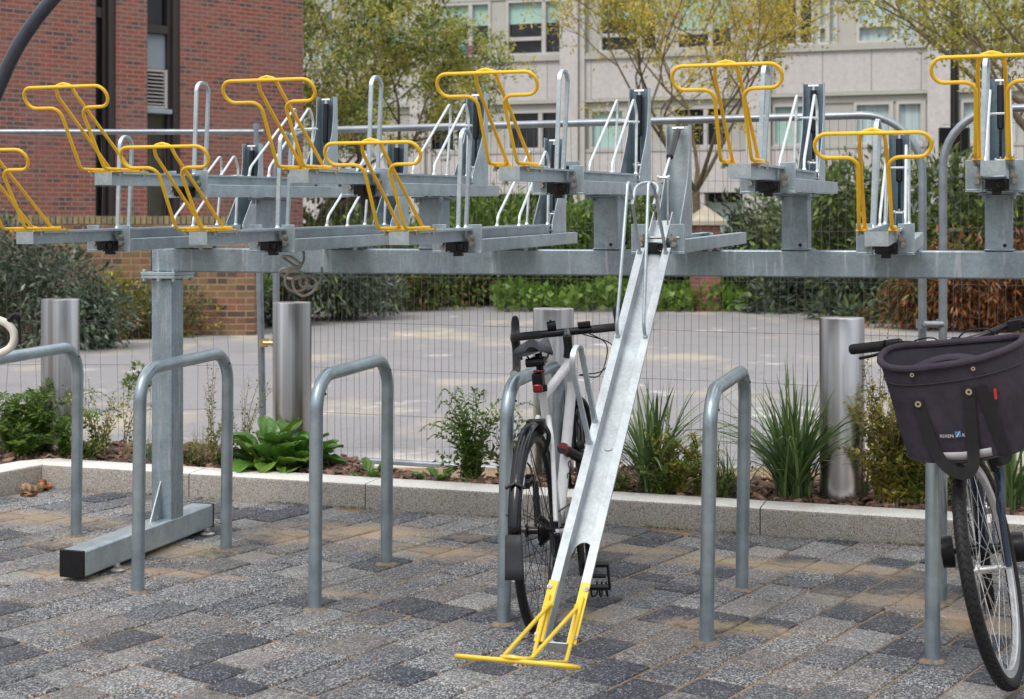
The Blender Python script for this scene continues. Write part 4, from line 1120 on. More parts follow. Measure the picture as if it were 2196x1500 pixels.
# ---- trees
def tree(label, px, Y, h, mat, seed, trunk_h, r0, spread, nleaf, L, up=.55, lean=(0,0), group=None, depth=5, leafspread=.32, mix=None):
    rs = random.Random(seed); p = at(px, 500, Y); z0 = gz(9)
    o = empty('tree', (p.x, p.y, z0), 0, label, 'tree', group)
    m = MB(); tips = []
    def grow(a, d, ln, r, lev):
        pts = [a]; dd = d.copy()
        for i in range(4):
            dd = (dd+Vector((rs.gauss(0,.10), rs.gauss(0,.10), rs.gauss(.03,.06)))).normalized(); pts.append(pts[-1]+dd*ln/4)
            if lev >= 3 and i > 0: tips.append((pts[-1], dd))
        m.tube(pts, [r*(1-.12*i) for i in range(5)], 8 if lev < 2 else 5 if lev < 4 else 3, caps=False)
        if lev >= depth: tips.append((pts[-1], dd)); return
        k = 4 if lev == 0 else 3 if lev < 4 else 2
        for j in range(k):
            q = pts[-1] if j < 2 else pts[2+rs.randrange(2)]
            ax = Vector((rs.gauss(0,1), rs.gauss(0,1), rs.gauss(0,.4))).normalized()
            nd = (dd*rs.uniform(.7,1.1)+ax*spread+Vector((0,0,up*.25))).normalized()
            grow(q, nd, ln*rs.uniform(.62,.85), r*.58, lev+1)
    base = Vector((0,0,0)); top = Vector((lean[0], lean[1], trunk_h))
    m.tube([base, base.lerp(top,.5)+Vector((.05,0,0)), top], [r0*1.25, r0, r0*.85], 10, caps=False)
    for j in range(5):
        ang = j*1.2566+rs.uniform(-.3,.3); nd = Vector((math.cos(ang)*spread, math.sin(ang)*spread, up+rs.uniform(0,.4))).normalized()
        grow(top, nd, h*.22, r0*.55, 1)
    m.build('trunk', bark, o)
    T = np.array([t[0][:] for t in tips]); Dn_ = np.array([t[1][:] for t in tips]); r2 = np.random.default_rng(seed)
    idx = r2.integers(0, len(T), nleaf); cl = r2.normal(0, leafspread, (len(T), 3))*.4+np.array([0,0,-.12])
    P = T[idx]+cl[idx]+r2.normal(0, leafspread*.34, (nleaf, 3)); D = Dn_[idx]*.4+r2.normal(0, .7, (nleaf, 3))+np.array([0,0,-.25])
    V, Q = leafset(P, D, L*r2.uniform(.6,1.3,nleaf), L*.42*r2.uniform(.7,1.2,nleaf), up=1)
    mi = None
    if mix: mi = (r2.random(len(T))[idx] < .4).astype(int); mat = [mat, mix]
    np_obj('crown', V, Q, mat, o, mi)
    return o
tree('olive green tree left of centre, its branches spreading right from behind the brick building', 690, 34.5, 10.6, L_olive, 4, 1.5, .13, .80, 46000, .125, up=.5, lean=(-.1,0), mix=L_green, leafspread=.34)
tree('yellowing thin crowned tree in front of the office, right of the raised fin', 1492, 29, 8.5, L_yellow, 12, 2.1, .085, .70, 15000, .10, up=.75, mix=L_olive, leafspread=.30)
tree('olive leaved tree at the right edge behind the black lamp post', 2330, 23, 7.6, L_olive, 21, 1.9, .15, .62, 19000, .105, up=.7, mix=L_gold, leafspread=.32)

# ---- planter plants
def plant_at(px, t, name, label, cat, group=None):
    k = (px-CX)/F; # intersect image column with rack line t
    X0, Y0 = -1.4332+.308*t, 6.625+.951*t; s = (k*Y0-X0)/(.951+.308*k); p = RP(s, t); p.z = soil_z(p)-.01
    return empty(name, p, 0, label, cat, group), p
def blades(o, n, h, spread, w, mat, seed, lo=.5, name='leaf_blades', nseg=7, arch=.5):
    rs = random.Random(seed); V = []; Q = []
    for i in range(n):
        a = rs.uniform(0, 2*math.pi); hh = h*(lo*.7+(1-lo*.7)*rs.random()**.8); out = rs.random()**.8*spread*hh; b0 = Vector((rs.gauss(0,.028), rs.gauss(0,.028), 0)); ww = w*rs.uniform(.6,1.15)
        dr = Vector((math.cos(a), math.sin(a), 0)); sd = Vector((-dr.y, dr.x, 0)); tw = rs.uniform(-.7,.7); ar = arch*rs.uniform(.3,1.2)*out/hh
        b = len(V)
        for k in range(nseg+1):
            f = k/nseg; q = b0+dr*(out*(f**1.5))+Vector((0,0,hh*(f-ar*f**2.6))); wd = ww*(1-f)**.6*(.55+.45*min(1,f*4))
            s2 = (sd*math.cos(tw*f)+Vector((0,0,1))*math.sin(tw*f)); up_ = s2.cross((dr*.4+Vector((0,0,1))).normalized())
            V += [tuple(q-s2*wd*.5), tuple(q+up_*wd*.16), tuple(q+s2*wd*.5)]
            if k: 
                c = b+3*(k-1); Q += [(c,c+1,c+4,c+3),(c+1,c+2,c+5,c+4)]
    return np_obj(name, V, Q, mat, o, smooth=True)
for i, (px, t, n, h, sp, w_, lab) in enumerate([
    (1398, 1.33, 120, .64, .95, .023, 'strap leaved clump right of the lowered tray'),
    (1700, 1.34, 230, .70, 1.0, .022, 'big strap leaved clump left of the rightmost bollard'),
    (2165, 1.42, 80, .52, .7, .020, 'strap leaved clump behind the bicycle with the basket bag'),
    (1560, 1.36, 60, .34, 1.2, .010, 'small grassy tuft seen through the hoop stand right of the lowered tray'),
    (1838, 1.50, 46, .36, 1.0, .011, 'small grassy tuft against the rightmost bollard'),
    (330, 1.33, 90, .25, .85, .004, 'fine leaved grass tuft just left of the rack post'),
    (432, 1.33, 60, .26, .85, .004, 'fine reddish grass tuft just right of the rack post')]):
    o, p = plant_at(px, t, 'grass_clump', lab, 'grass clump'); blades(o, n, h, sp, w_, L_blade if i != 6 else L_dry, 80+i, name='blades', arch=.6)
def leafy(px, t, name, label, cat, h, w, nst, mat, L, seed, dens=26, pinn=False, tip=None, asp=.5, lean=0, low=0):
    o, p = plant_at(px, t, name, label, cat); rs = random.Random(seed); r2 = np.random.default_rng(seed); m = MB(); P = []; D = []; M = []; S = []
    for i in range(nst):
        a = rs.uniform(0, 2*math.pi); hh = h*rs.uniform(.45,1); rr = w*.5*rs.uniform(.2,1)
        e = Vector((math.cos(a)*rr+lean*hh, math.sin(a)*rr*.6, hh)); mid = Vector((e.x*.35, e.y*.35, hh*.55)); c = spline([(rs.gauss(0,.02), rs.gauss(0,.02), 0), mid, e], 6)
        if pinn: c = spline([(rs.gauss(0,.02), rs.gauss(0,.02), 0), mid+Vector((0,0,hh*.15)), e, e+Vector((e.x*.35, e.y*.35, -hh*.12))], 6)
        m.tube(c, [.0028*(1-.7*k/(len(c)-1)) for k in range(len(c))], 5)
        nn = dens
        for k in range(nn):
            f = low+(1-low)*(k+1)/nn; q = c[min(len(c)-1, int(f*(len(c)-1)))]; nx = c[min(len(c)-1, int(f*(len(c)-1))+1)]; pv = c[max(0, int(f*(len(c)-1))-1)]
            fx = f*(len(c)-1)-int(f*(len(c)-1)); q = q.lerp(nx, fx); tg = (nx-pv).normalized(); sd = tg.cross(Vector((rs.gauss(0,.3), rs.gauss(0,.3), 1))).normalized()
            if pinn:
                for sg in (-1, 1): P.append(q[:]); D.append((sd*sg+tg*.45)[:]); S.append(L*(1.15-f)*1.15*min(1, .35+f*3)); M.append(0)
            else:
                dr = (sd*math.cos(k*2.4)+tg.cross(sd)*math.sin(k*2.4)+tg*.5+Vector((0,0,.3))); P.append((q+dr*.004)[:]); D.append(dr[:]); S.append(L*rs.uniform(.6,1.2)*(1.15-.5*f)); M.append(1 if tip and rs.random() < (.15+.5*f) else 0)
    m.build('stem', twig if not pinn else L_green, o)
    S = np.array(S); V, Q = leafset(np.array(P), np.array(D), S, S*asp, up=1.0, fold=.2)
    np_obj('leaf', V, Q, [mat, tip or mat], o, np.array(M)); return o
leafy(20, 1.34, 'fern', 'bright green fern at the left picture edge in front of the planter', 'fern', .34, .55, 26, L_fern, .06, 1, 30, True, asp=.30)
leafy(78, 1.34, 'fern', 'fern with a tall arching frond left of the leftmost bollard', 'fern', .42, .60, 26, L_fern, .06, 2, 28, True, asp=.32)
leafy(140, 1.28, 'fern', 'dark fern in front of the leftmost bollard', 'fern', .30, .55, 12, L_fern, .055, 3, 26, True, asp=.32)
leafy(218, 1.38, 'twiggy_shrub', 'twiggy rose like shrub right of the leftmost bollard', 'shrub', .46, .46, 16, L_green, .028, 4, 26, low=.1, tip=L_gold, asp=.6)
leafy(262, 1.42, 'twiggy_shrub', 'thin leaning twig with tiny leaves left of the rack post', 'shrub', .56, .30, 6, L_green, .026, 5, 16, low=.2, tip=L_gold, asp=.6, lean=.25)
leafy(452, 1.38, 'flowering_plant', 'tall thin plant with seed heads seen through the hoop stand right of the post', 'plant', .55, .26, 7, L_green, .024, 6, 32, low=.1, tip=L_dry, asp=.6)
leafy(520, 1.46, 'flowering_plant', 'thin plant with small orange seed heads left of the broad leaved plant', 'plant', .46, .42, 8, L_green, .022, 7, 24, low=.15, tip=L_dry, asp=.6)
leafy(1012, 1.33, 'fern', 'leafy upright fern left of the stand with the white bicycle', 'fern', .46, .52, 20, L_fern, .05, 8, 26, True, asp=.42)
leafy(1012, 1.36, 'leafy_plant', 'dense low green foliage at the base of the upright fern', 'plant', .24, .42, 18, L_green, .05, 9, 18, asp=.6)
leafy(1452, 1.27, 'leafy_plant', 'yellow green leafy plant in front of the strap leaved clump', 'plant', .36, .42, 26, L_gold, .036, 10, 26, tip=L_bright, asp=.55, low=.05)
leafy(1500, 1.30, 'fern', 'golden fern beside the hoop stand right of the lowered tray', 'fern', .34, .36, 12, L_gold, .045, 11, 24, True, asp=.34)
leafy(1908, 1.32, 'leafy_shrub', 'yellow green bush right of the rightmost bollard, under the basket bag', 'shrub', .55, .46, 70, L_gold, .038, 12, 36, tip=L_dry, asp=.75, low=.05)
leafy(1962, 1.34, 'leafy_shrub', 'green and orange bush behind the hoop stand with the basket bag', 'shrub', .48, .44, 70, L_green, .038, 13, 34, tip=L_gold, asp=.75, low=.05)
leafy(1880, 1.42, 'twiggy_shrub', 'thin reddish twigs rising beside the basket bag', 'shrub', .80, .22, 8, L_gold, .026, 14, 34, tip=L_dry, asp=.7, low=.1)
# broad leaved plant
def broad(px, t, label, n, size, seed, hmax):
    o, p = plant_at(px, t, 'broad_leaved_plant', label, 'plant'); rs = random.Random(seed)
    for i in range(n):
        a = i*2.39996+rs.uniform(-.25,.25); f = i/(n-1); el = R(78-62*f)+rs.uniform(-.12,.12); L = size*rs.uniform(.8,1.1); W = L*rs.uniform(.62,.78)
        dr = Vector((math.cos(a), math.sin(a), 0)); sd = Vector((-dr.y, dr.x, 0)); st = hmax*(.55-.35*f)*rs.uniform(.7,1.15); rows = []
        b0 = dr*(.02+.05*f); dirv = dr*math.cos(el)+Vector((0,0,1))*math.sin(el); tip = b0+dirv*st; curl = rs.uniform(.5,1.3)
        for k in range(9):
            u = k/8; e2 = el-curl*u*1.0; 
            if k == 0: q = tip
            else: q = q+(dr*math.cos(e2)+Vector((0,0,1))*math.sin(e2))*L/8
            w = W*.5*math.sin(math.pi*min(1,(u*.90+.05)))**.75; nv = (dr*-math.sin(e2)+Vector((0,0,1))*math.cos(e2))
            rows.append([q+sd*w*x+nv*(abs(x)**1.3*w*.38+.006*math.sin(x*9+k*1.3)) for x in (-1,-.75,-.5,-.25,-.05,0,.05,.25,.5,.75,1)])
        m = MB(); m.grid(rows); m.tube([Vector((0,0,0)), b0+dirv*st*.5, tip, rows[4][5]], [.005,.004,.0035,.002], 6); m.build('leaf', L_broad if i % 3 else L_fern, o, ang=80)
broad(588, 1.36, 'broad leaved green plant left of the second bollard foot', 26, .20, 3, .20)
broad(642, 1.40, 'broad leaved green plant half behind the empty hoop stand', 18, .18, 4, .18)
broad(800, 1.27, 'small broad leaved seedling on the kerb behind the empty hoop stand', 7, .085, 5, .05)
broad(944, 1.27, 'small round leaved seedling left of the upright fern', 8, .085, 6, .05)
shrub('weed', 'small weed growing in the car park left of the rack post', 'weed', 300, 800, 12.2, .22, .32, .2, 260, .05, L_green, stems=False, clumps=6, seed=90)

leafy(48, 1.22, 'fern', 'low bright fern fronds spilling over the kerb at the left', 'fern', .24, .5, 14, L_fern, .055, 21, 26, True, asp=.34)
leafy(185, 1.24, 'leafy_plant', 'low green plant at the kerb between the fern and the twiggy shrub', 'plant', .18, .36, 16, L_green, .036, 22, 18, asp=.6)
leafy(400, 1.26, 'leafy_plant', 'low green ground plant behind the kerb just right of the rack post', 'plant', .17, .36, 18, L_green, .03, 23, 18, tip=L_dry, asp=.6)
leafy(480, 1.30, 'leafy_plant', 'low brownish green plant left of the broad leaved plant', 'plant', .22, .34, 18, L_green, .03, 24, 18, tip=L_dry, asp=.6)
leafy(1090, 1.40, 'leafy_plant', 'green plant seen between the stand and the wheel of the white bicycle', 'plant', .34, .40, 18, L_green, .042, 25, 20, asp=.6)
leafy(1330, 1.24, 'leafy_plant', 'low green plant beside the lowered tray at the kerb', 'plant', .16, .24, 12, L_green, .03, 26, 16, asp=.6)
leafy(1420, 1.22, 'fern', 'low dark fern at the kerb below the yellow green leafy plant', 'fern', .16, .30, 12, L_green, .04, 27, 20, True, asp=.34)
leafy(1545, 1.24, 'leafy_plant', 'dark low plant between the legs of the hoop stand right of the lowered tray', 'plant', .20, .30, 16, L_green, .036, 28, 18, asp=.55)
leafy(2060, 1.34, 'leafy_shrub', 'green bush behind the front wheel of the bicycle with the basket bag', 'shrub', .40, .40, 36, L_green, .036, 29, 28, tip=L_gold, asp=.7, low=.05)
def moss():
    rs = np.random.default_rng(8); n = 2600; s = rs.uniform(-1.3, 4.2, n); t = 1.0-np.abs(rs.normal(0, .012, n))
    k = (np.sin(s*7)+np.sin(s*17+1)+rs.normal(0, .6, n)) > .35; s, t = s[k], t[k]
    P = np.array([RG(a, b)[:] for a, b in zip(s, t)]); D = rs.normal(0, .5, (len(P), 3))+np.array([0, -.2, .8])
    V, Q = leafset(P, D, .010*rs.uniform(.5, 1.5, len(P)), .005, up=1); tag(np_obj('moss', V, Q, L_green), kind='stuff')
    # scattered leaf crumbs on the paving
    n = 420; px = rs.uniform(-100, 2250, n); py = 1060+rs.random(n)**1.4*430
    P = np.array([gnd(a, b)[:] for a, b in zip(px, py)])+np.array([0,0,.004]); k = (P@np.array([.308,.951,0])-(-1.4332*.308+6.625*.951)) < .98; P = P[k]
    D = rs.normal(0, 1, (len(P), 3))*np.array([1,1,.12]); V, Q = leafset(P, D, .014*rs.uniform(.4, 1.6, len(P)), .008, up=6); tag(np_obj('leaf_litter', V, Q, L_rust), kind='stuff')
moss()
# ================================================================ bicycles
def wheel(parent, c, r, tw, rimmat, nsp, m, hubw=.07, tyre_tex=False, rimd=.022, disc=None):
    """wheel in the local XZ plane around c; m maps points into the bike"""
    c = Vector(c); prof = []
    for k in range(14):
        a = 2*math.pi*k/14; prof.append((r-tw*.5+math.cos(a)*tw*.5, math.sin(a)*tw*.5))
    ri = r-tw*.72
    rm = MB(); rm.lathe([(ri,-.011),(ri,.011),(ri-rimd,.009),(ri-rimd-.004,.0),(ri-rimd,-.009)], c, 72, 'y', closed=True); rm.xf(m); rim = rm.build('wheel', rimmat, parent, ang=50)
    t = MB(); t.lathe(prof, c, 72, 'y', closed=True)
    if tyre_tex:
        for k in range(90):
            a = 2*math.pi*k/90
            pts = []
            for j in range(-4, 5):
                ph = j/4*1.0; aa = a+.022*math.cos(j/4*math.pi*1.5); rr_ = r-tw*.5+math.cos(ph)*(tw*.5+.0004)
                pts.append(c+Vector((rr_*math.cos(aa), math.sin(ph)*(tw*.5+.0004), rr_*math.sin(aa))))
            t.tube(pts, .0011, 3, caps=False, mi=1)
    t.xf(m); t.build('tyre', [rubber, black_plastic], rim, ang=50)
    h = MB(); h.tube([c+Vector((0,-hubw/2,0)), c+Vector((0,-hubw/2+.006,0)), c+Vector((0,-hubw/2+.012,0)), c+Vector((0,0,0)), c+Vector((0,hubw/2-.012,0)), c+Vector((0,hubw/2-.006,0)), c+Vector((0,hubw/2,0))], [.022,.022,.013,.011,.013,.022,.022], 18)
    h.cyl(c+Vector((0,-hubw/2-.028,0)), c+Vector((0,hubw/2+.028,0)), .0055, 10); h.xf(m); h.build('hub', steel if rimmat is not black_metal else black_metal, rim)
    s = MB(); rr = .019
    for k in range(nsp):
        a = 2*math.pi*k/nsp; q = 1 if k % 2 else -1; off = (1 if (k//2) % 2 else -1)*1.2
        s.tube([c+Vector((rr*math.cos(a+off), q*hubw*.42, rr*math.sin(a+off))), c+Vector(((ri-rimd)*math.cos(a), 0, (ri-rimd)*math.sin(a)))], .0011, 4, caps=False)
    s.xf(m); s.build('spokes', steel if rimmat is not black_metal else black_metal, rim)
    return rim
ident = lambda p: Vector(p)
def steerer(ax0, axd, ang):
    ax0 = Vector(ax0); Rm = Matrix.Rotation(ang, 3, Vector(axd).normalized())
    return lambda p: ax0 + Rm @ (Vector(p)-ax0)
def pedal_crank(parent, bb, ang, side, q, clip=False, mat=None):
    bb = Vector(bb); e = bb+Vector((math.cos(ang)*.170, 0, math.sin(ang)*.170)); y = side*.075
    m = MB(); m.tube([bb+Vector((0,y,0)), e+Vector((0,y*1.12,0))], [.015,.011], 10, flat=None); cr = m.build('crank', mat or black_metal, parent)
    m = MB(); yy = y*1.12; s = side; c = e+Vector((0,yy+s*.012,0)); m.cyl(e+Vector((0,yy,0)), e+Vector((0,yy+s*.085,0)), .008, 10)
    m2 = MB(); th = q; dx, dz = math.cos(th), math.sin(th); A = Vector((dx,0,dz)); N = Vector((-dz,0,dx))
    for f in (-1, 1):
        m.obox(c+A*(f*.045)-A*.006-N*.012, A*.012, Vector((0,s*.088,0)), N*.024)
    for f in (.0, .080): m.obox(c-A*.045+Vector((0,s*f,0))-N*.008, A*.09, Vector((0,s*.008,0)), N*.016)
    if clip:
        for f in (.015, .045, .072):
            P = [c+A*.045+Vector((0,s*f,0)), c+A*.085+N*.01+Vector((0,s*f,0)), c+A*.088+N*.04+Vector((0,s*(f*.6+.02),0)), c+A*.05+N*.055+Vector((0,s*(f*.6+.02),0))]
            m.tube(spline(P, 4), .0035, 6)
        m.tube([c+A*.045+Vector((0,0,0)), c+A*.045+Vector((0,s*.088,0))], .006, 6)
    m.build('pedal', black_plastic, cr)
    return cr
white_paint = plain('white_frame_paint', (.72,.73,.75), .25, 0, .05, 5)
def white_bike():
    Rp = gnd(1160, 1357); h = Vector((.205,.979)); 
    root = bpy.data.objects.new('bicycle', None); COL.objects.link(root); root.empty_display_size = .1
    root.matrix_world = Matrix.Translation((Rp.x, Rp.y, gs(Rp.y)+.002)) @ Matrix.Rotation(math.atan2(h.y, h.x), 4, 'Z') @ Matrix.Rotation(R(-2.6), 4, 'X')
    tag(root, 'white drop bar bicycle with black mudguard leaning on the stand behind the lowered tray', 'bicycle')
    r = .342; RH = Vector((0,0,r)); FH = Vector((1.0,0,r)); BB = Vector((.41,0,.275)); ST_ = Vector((.215,0,.805)); HT = Vector((.795,0,.875)); HB = Vector((.845,0,.735))
    ax = (HT-HB).normalized(); st = steerer(HB, ax, R(10))
    wheel(root, RH, r, .030, black_metal, 28, ident, .075); wheel(root, FH, r, .030, black_metal, 28, st)
    m = MB()
    m.tube([BB, BB.lerp(ST_,.5), ST_], [.0150,.0150,.0145], 16)
    m.tube([ST_-Vector((-.01,0,.035)), HT-ax*.03], [.0165,.019], 16)
    m.tube([BB, HB+ax*.035], [.0205,.020], 18)
    m.tube([HB-ax*.01, HT], .0215, 18)
    fr = m.build('frame', white_paint, root)
    for y in (-1, 1):
        s = MB(); s.tube(spline([ST_+Vector((.0,y*.018,-.10)), Vector((.12,y*.045,.60)), RH+Vector((.01,y*.066,.03))], 5), [.009]*5+[.008]*6, 10)
        s.tube(spline([BB+Vector((-.01,y*.03,0)), Vector((.25,y*.048,.295)), RH+Vector((.01,y*.066,-.005))], 5), .009, 10); s.build('stay', white_paint, root)
    # lettering along the down tube (only letter shapes the photo shows)
    d = (HB+ax*.035-BB).normalized()
    for side in (-1,):
        nrm_ = Vector((d.z, 0, -d.x)); 
        txt = bpy.data.curves.new('t', 'FONT'); txt.body = 'CINDOR'[::1] if False else 'D O N'; txt.size = .048; txt.extrude = .0004
        to = bpy.data.objects.new('t', txt); me = bpy.data.meshes.new_from_object(to); bpy.data.objects.remove(to)
        L = MB()
        for v in me.vertices:
            u, w = v.co.x, v.co.y-.017; ph = w/.0228
            L.v.append(BB+d*(.20+u)+Vector((0, -math.cos(ph)*.0212-(.0006 if v.co.z > 0 else 0), 0))+nrm_*(-math.sin(ph)*.0212))
        L.f = [tuple(p.vertices) for p in me.polygons]; L.m = [0]*len(L.f); L.build('lettering', black_plastic, fr, smooth=False)
    m = MB(); m.tube([ST_-Vector((0,0,.01)), Vector((.175,0,.925))], .0135, 14); m.lathe([(.019,0),(.019,.022),(.015,.024)], ST_-Vector((-.0,0,.012)), 16); m.build('seat_post', black_metal, root)
    # saddle
    rows = []
    for i in range(15):
        f = i/14; x = .06+f*.27; w = .056*(1-f)**.9*(1 if f > .02 else .8)+.018; w = w*min(1, .45+f*8) ; zc = .950-.012*math.sin(f*math.pi)+.012*(f < .12)*(1-f/.12)
        rows.append([Vector((x, w*math.sin(a), zc+.014*math.cos(a)+.012-.024*abs(math.sin(a))**2.2*(1 if math.cos(a) > -.2 else 1.2))) for a in [2*math.pi*k/20 for k in range(20)]])
    m = MB(); m.grid(rows, wrap=True); m.add(rows[0], [tuple(range(20))]); m.add(rows[-1], [tuple(range(20))]); sd = m.build('saddle', [plain('saddle_grey', (.05,.055,.07), .4)], root, ang=80)
    m = MB(); 
    for y in (-.022,.022): m.tube(spline([(.09,y,.925),(.14,y,.91),(.22,y,.91),(.30,y*.6,.925)],4), .0035, 6)
    m.obox((.15,-.024,.895), (.05,0,0), (0,.048,0), (0,0,.022)); m.tube([(.125,-.03,.905),(.125,.035,.900)], .016, 10); m.build('saddle_clamp', black_plastic, sd)
    # red rear light
    m = MB(); m.obox((.130,-.019,.815), (.045,0,0), (0,.038,0), (-.01,0,.050)); lt = m.build('rear_light', black_plastic, root, bevel=.008)
    red = plain('red_lens', (.20,.006,.008), .25); m = MB(); m.obox((.124,-.016,.796), (.022,0,0), (0,.032,0), (-.005,0,.030)); m.build('lens', red, lt, bevel=.006); m = MB(); m.obox((.112,-.030,.868), (.03,0,0), (0,.040,0), (-.004,0,.007)); m.build('reflector', red, lt, bevel=.003)
    # mudguard with flap
    def guard(c, a0, a1, rr, w, mp, n=22):
        rows = []
        for i in range(n+1):
            a = a0+(a1-a0)*i/n; rows.append([Vector(c)+Vector((math.cos(a)*(rr-.010*(y/ (w/2))**2), y, math.sin(a)*(rr-.010*(y/(w/2))**2))) for y in [-w/2,-w/3,-w/6,0,w/6,w/3,w/2]])
        g = MB(); g.grid(rows); return g
    m = guard(RH, R(60), R(172), .366, .042, ident); m.build('mudguard', black_gloss, root, solid=.0022)
    fl = MB(); fl.grid([[Vector((-.366-.004*i, y*(1+.16*i/4), r+.055-.035*i)) for y in (-.027,-.018,0,.018,.027)] for i in range(5)]); fl.build('mud_flap', plain('flap_rubber', (.028,.03,.036), .7), root, solid=.003)
    m = MB(); 
    for a in (R(120), R(160)):
        p = RH+Vector((math.cos(a)*.366,0,math.sin(a)*.366)); 
        for y in (-1,1): m.tube([RH+Vector((0,y*.055,.01)), p+Vector((0,y*.028,-.01))], .0018, 5)
    a = R(146); m.tube([RH+Vector((math.cos(a)*(.374),y,math.sin(a)*(.374)-abs(y)*.5)) for y in (-.032,-.02,0,.02,.032)], .006, 6); m.build('mudguard_stay', black_plastic, root)
    # brakes, derailleur, cassette
    m = MB(); m.obox((.05,-.03,.66), (.05,0,0), (0,.06,0), (0,0,.05)); 
    for y in (-1,1): m.tube(spline([(.07,y*.02,.70),(.05,y*.048,.66),(.06,y*.03,.60)],4), .009, 8)
    m.build('rear_brake', black_plastic, root, bevel=.006)
    m = MB(); 
    for i in range(9):
        rr = .052-.0036*i; yy = -.014-.0042*i; m.lathe([(.014,yy),(rr,yy),(rr,yy-.0018),(.014,yy-.0018)], RH, 28, 'y')
        for k in range(16): a = k*math.pi/8+i; m.cyl(RH+Vector((math.cos(a)*(rr+.002),yy-.0018,math.sin(a)*(rr+.002))), RH+Vector((math.cos(a)*(rr+.002),yy,math.sin(a)*(rr+.002))), .003, 4)
    m.build('cassette', black_metal, root)
    m = MB(); m.tube(spline([(0,-.07,.33),(.02,-.078,.27),(.03,-.07,.21),(.06,-.06,.17)],4), .011, 8); m.lathe([(.0,-.004),(.024,-.004),(.024,.004),(0,.004)], (.055,-.056,.17), 14, 'y'); m.lathe([(.0,-.004),(.024,-.004),(.024,.004),(0,.004)], (.02,-.056,.235), 14, 'y'); m.build('derailleur', black_plastic, root)
    m = MB(); m.lathe([(.0,-.003),(.088,-.003),(.088,.003),(0,.003)], BB+Vector((0,-.052,0)), 48, 'y'); m.tube([BB+Vector((0,-.06,0)), BB+Vector((0,.06,0))], .018, 14)
    for k in range(36): a = k*math.pi/18; m.cyl(BB+Vector((math.cos(a)*.089,-.055,math.sin(a)*.089)), BB+Vector((math.cos(a)*.089,-.049,math.sin(a)*.089)), .0035, 4)
    m.build('chainring', black_metal, root)
    m = MB(); m.tube([RH+Vector((0,-.045,.044)), BB+Vector((0,-.050,.09))], .0035, 5); m.tube([(.055,-.056,.147), BB+Vector((0,-.050,-.088))], .0035, 5); m.build('chain', black_metal, root)
    pedal_crank(root, BB, R(-98), -1, R(-75), True); pedal_crank(root, BB, R(82), 1, R(10), True)
    # lock
    m = MB(); m.tube([Vector((.53,-.005,.55)), Vector((.80,-.05,.46))], .020, 14); m.tube([Vector((.53,-.005,.55)), Vector((.545,-.008,.547))], .0215, 14, mi=1); m.tube([Vector((.79,-.048,.463)), Vector((.80,-.05,.46))], .0215, 14, mi=1); m.build('lock', [black_plastic, red], root)
    # fork + steering
    m = MB(); cr = HB-ax*.03
    for y in (-1,1): m.tube(spline([cr+Vector((0,y*.015,0)), cr+Vector((.02,y*.045,-.05)), FH+Vector((-.03,y*.052,.16)), FH+Vector((0,y*.052,0))],6), [.013]*7+[.011]*6+[.008]*6, 12)
    m.tube([cr, HT+ax*.0], .017, 12); m.xf(st); m.build('fork', black_gloss, root)
    sp0 = HT+ax*.06; m = MB(); m.tube([HT-ax*.002, HT+ax*.012, HT+ax*.04, HT+ax*.085], [.024,.020,.017,.018], 16); bc = HT+ax*.075+Vector((.085,0,.018)); m.tube([HT+ax*.07, bc], [.018,.017], 14); m.xf(st); m.build('stem', black_metal, root)
    m = MB(); P = []
    for y in (1,-1):
        q = [(0,0,0),(0,y*.10,0),(0,y*.175,0),(.03,y*.205,-.002),(.085,y*.21,-.012),(.115,y*.21,-.05),(.105,y*.213,-.10),(.05,y*.215,-.135),(-.05,y*.22,-.140)]
        pp = [bc+Vector(p) for p in q]; c = spline(pp, 6); m2 = MB(); m2.tube([p for p in c[6:]], .0165, 14); m2.cyl(c[-1], c[-1]+Vector((-.006,0,0)), .015, 12, mi=1)
        hd_ = [bc+Vector(p) for p in ((.085,y*.21,-.012),(.125,y*.21,-.002),(.165,y*.208,.018),(.178,y*.206,.052),(.172,y*.204,.075))]; m2.tube(spline(hd_, 4), [.019]*5+[.018]*4+[.017]*4+[.015,.014,.012,.008], 12)
        m2.tube(spline([bc+Vector((.165,y*.207,.015)), bc+Vector((.178,y*.20,-.03)), bc+Vector((.150,y*.195,-.10))], 5), .006, 8)
        m2.xf(st); m2.build('bar_grip', [plain('bar_tape', (.022,.022,.026), .65), steel], root)
        m.tube(c[:8], .0155, 12)
    m.xf(st); hb = m.build('handlebar', black_metal, root)
    m = MB(); m.obox(bc+Vector((-.02,-.095,.012)), (.045,0,0), (0,.05,0), (0,0,.022)); m.xf(st); m.build('cycle_computer', black_plastic, hb, bevel=.004); m = MB(); m.tube([bc+Vector((0,.04,.03)), bc+Vector((0,.075,.028))], .020, 12); m.tube([bc+Vector((0,.06,.03)), bc+Vector((0,.06,.055))], [.012,.003], 8); m.xf(st); m.build('bell', black_plastic, hb, bevel=.004)
    m = MB()
    for k, (dy, zz) in enumerate(((-.13,.0),(-.11,-.02))):
        m.tube(spline([bc+Vector((0,-.05-.03*k,-.01)), bc+Vector((.02,dy-.04,-.07)), bc+Vector((-.02,dy,-.16-.02*k)), HB+ax*.04+Vector((0,-.03,.02))], 7), .0025, 6)
    m.xf(st); m.build('cable', black_plastic, root)
    m = MB(); c = cr+Vector((.02,0,-.02)); m.obox(c+Vector((0,-.03,-.02)), (.03,0,0), (0,.06,0), (0,0,.04)); m.xf(st); m.build('front_brake', black_plastic, root, bevel=.006)
    m = guard(FH, R(20), R(150), .368, .048, st); m.xf(st); m.build('mudguard', black_gloss, root, solid=.002)
white_bike()
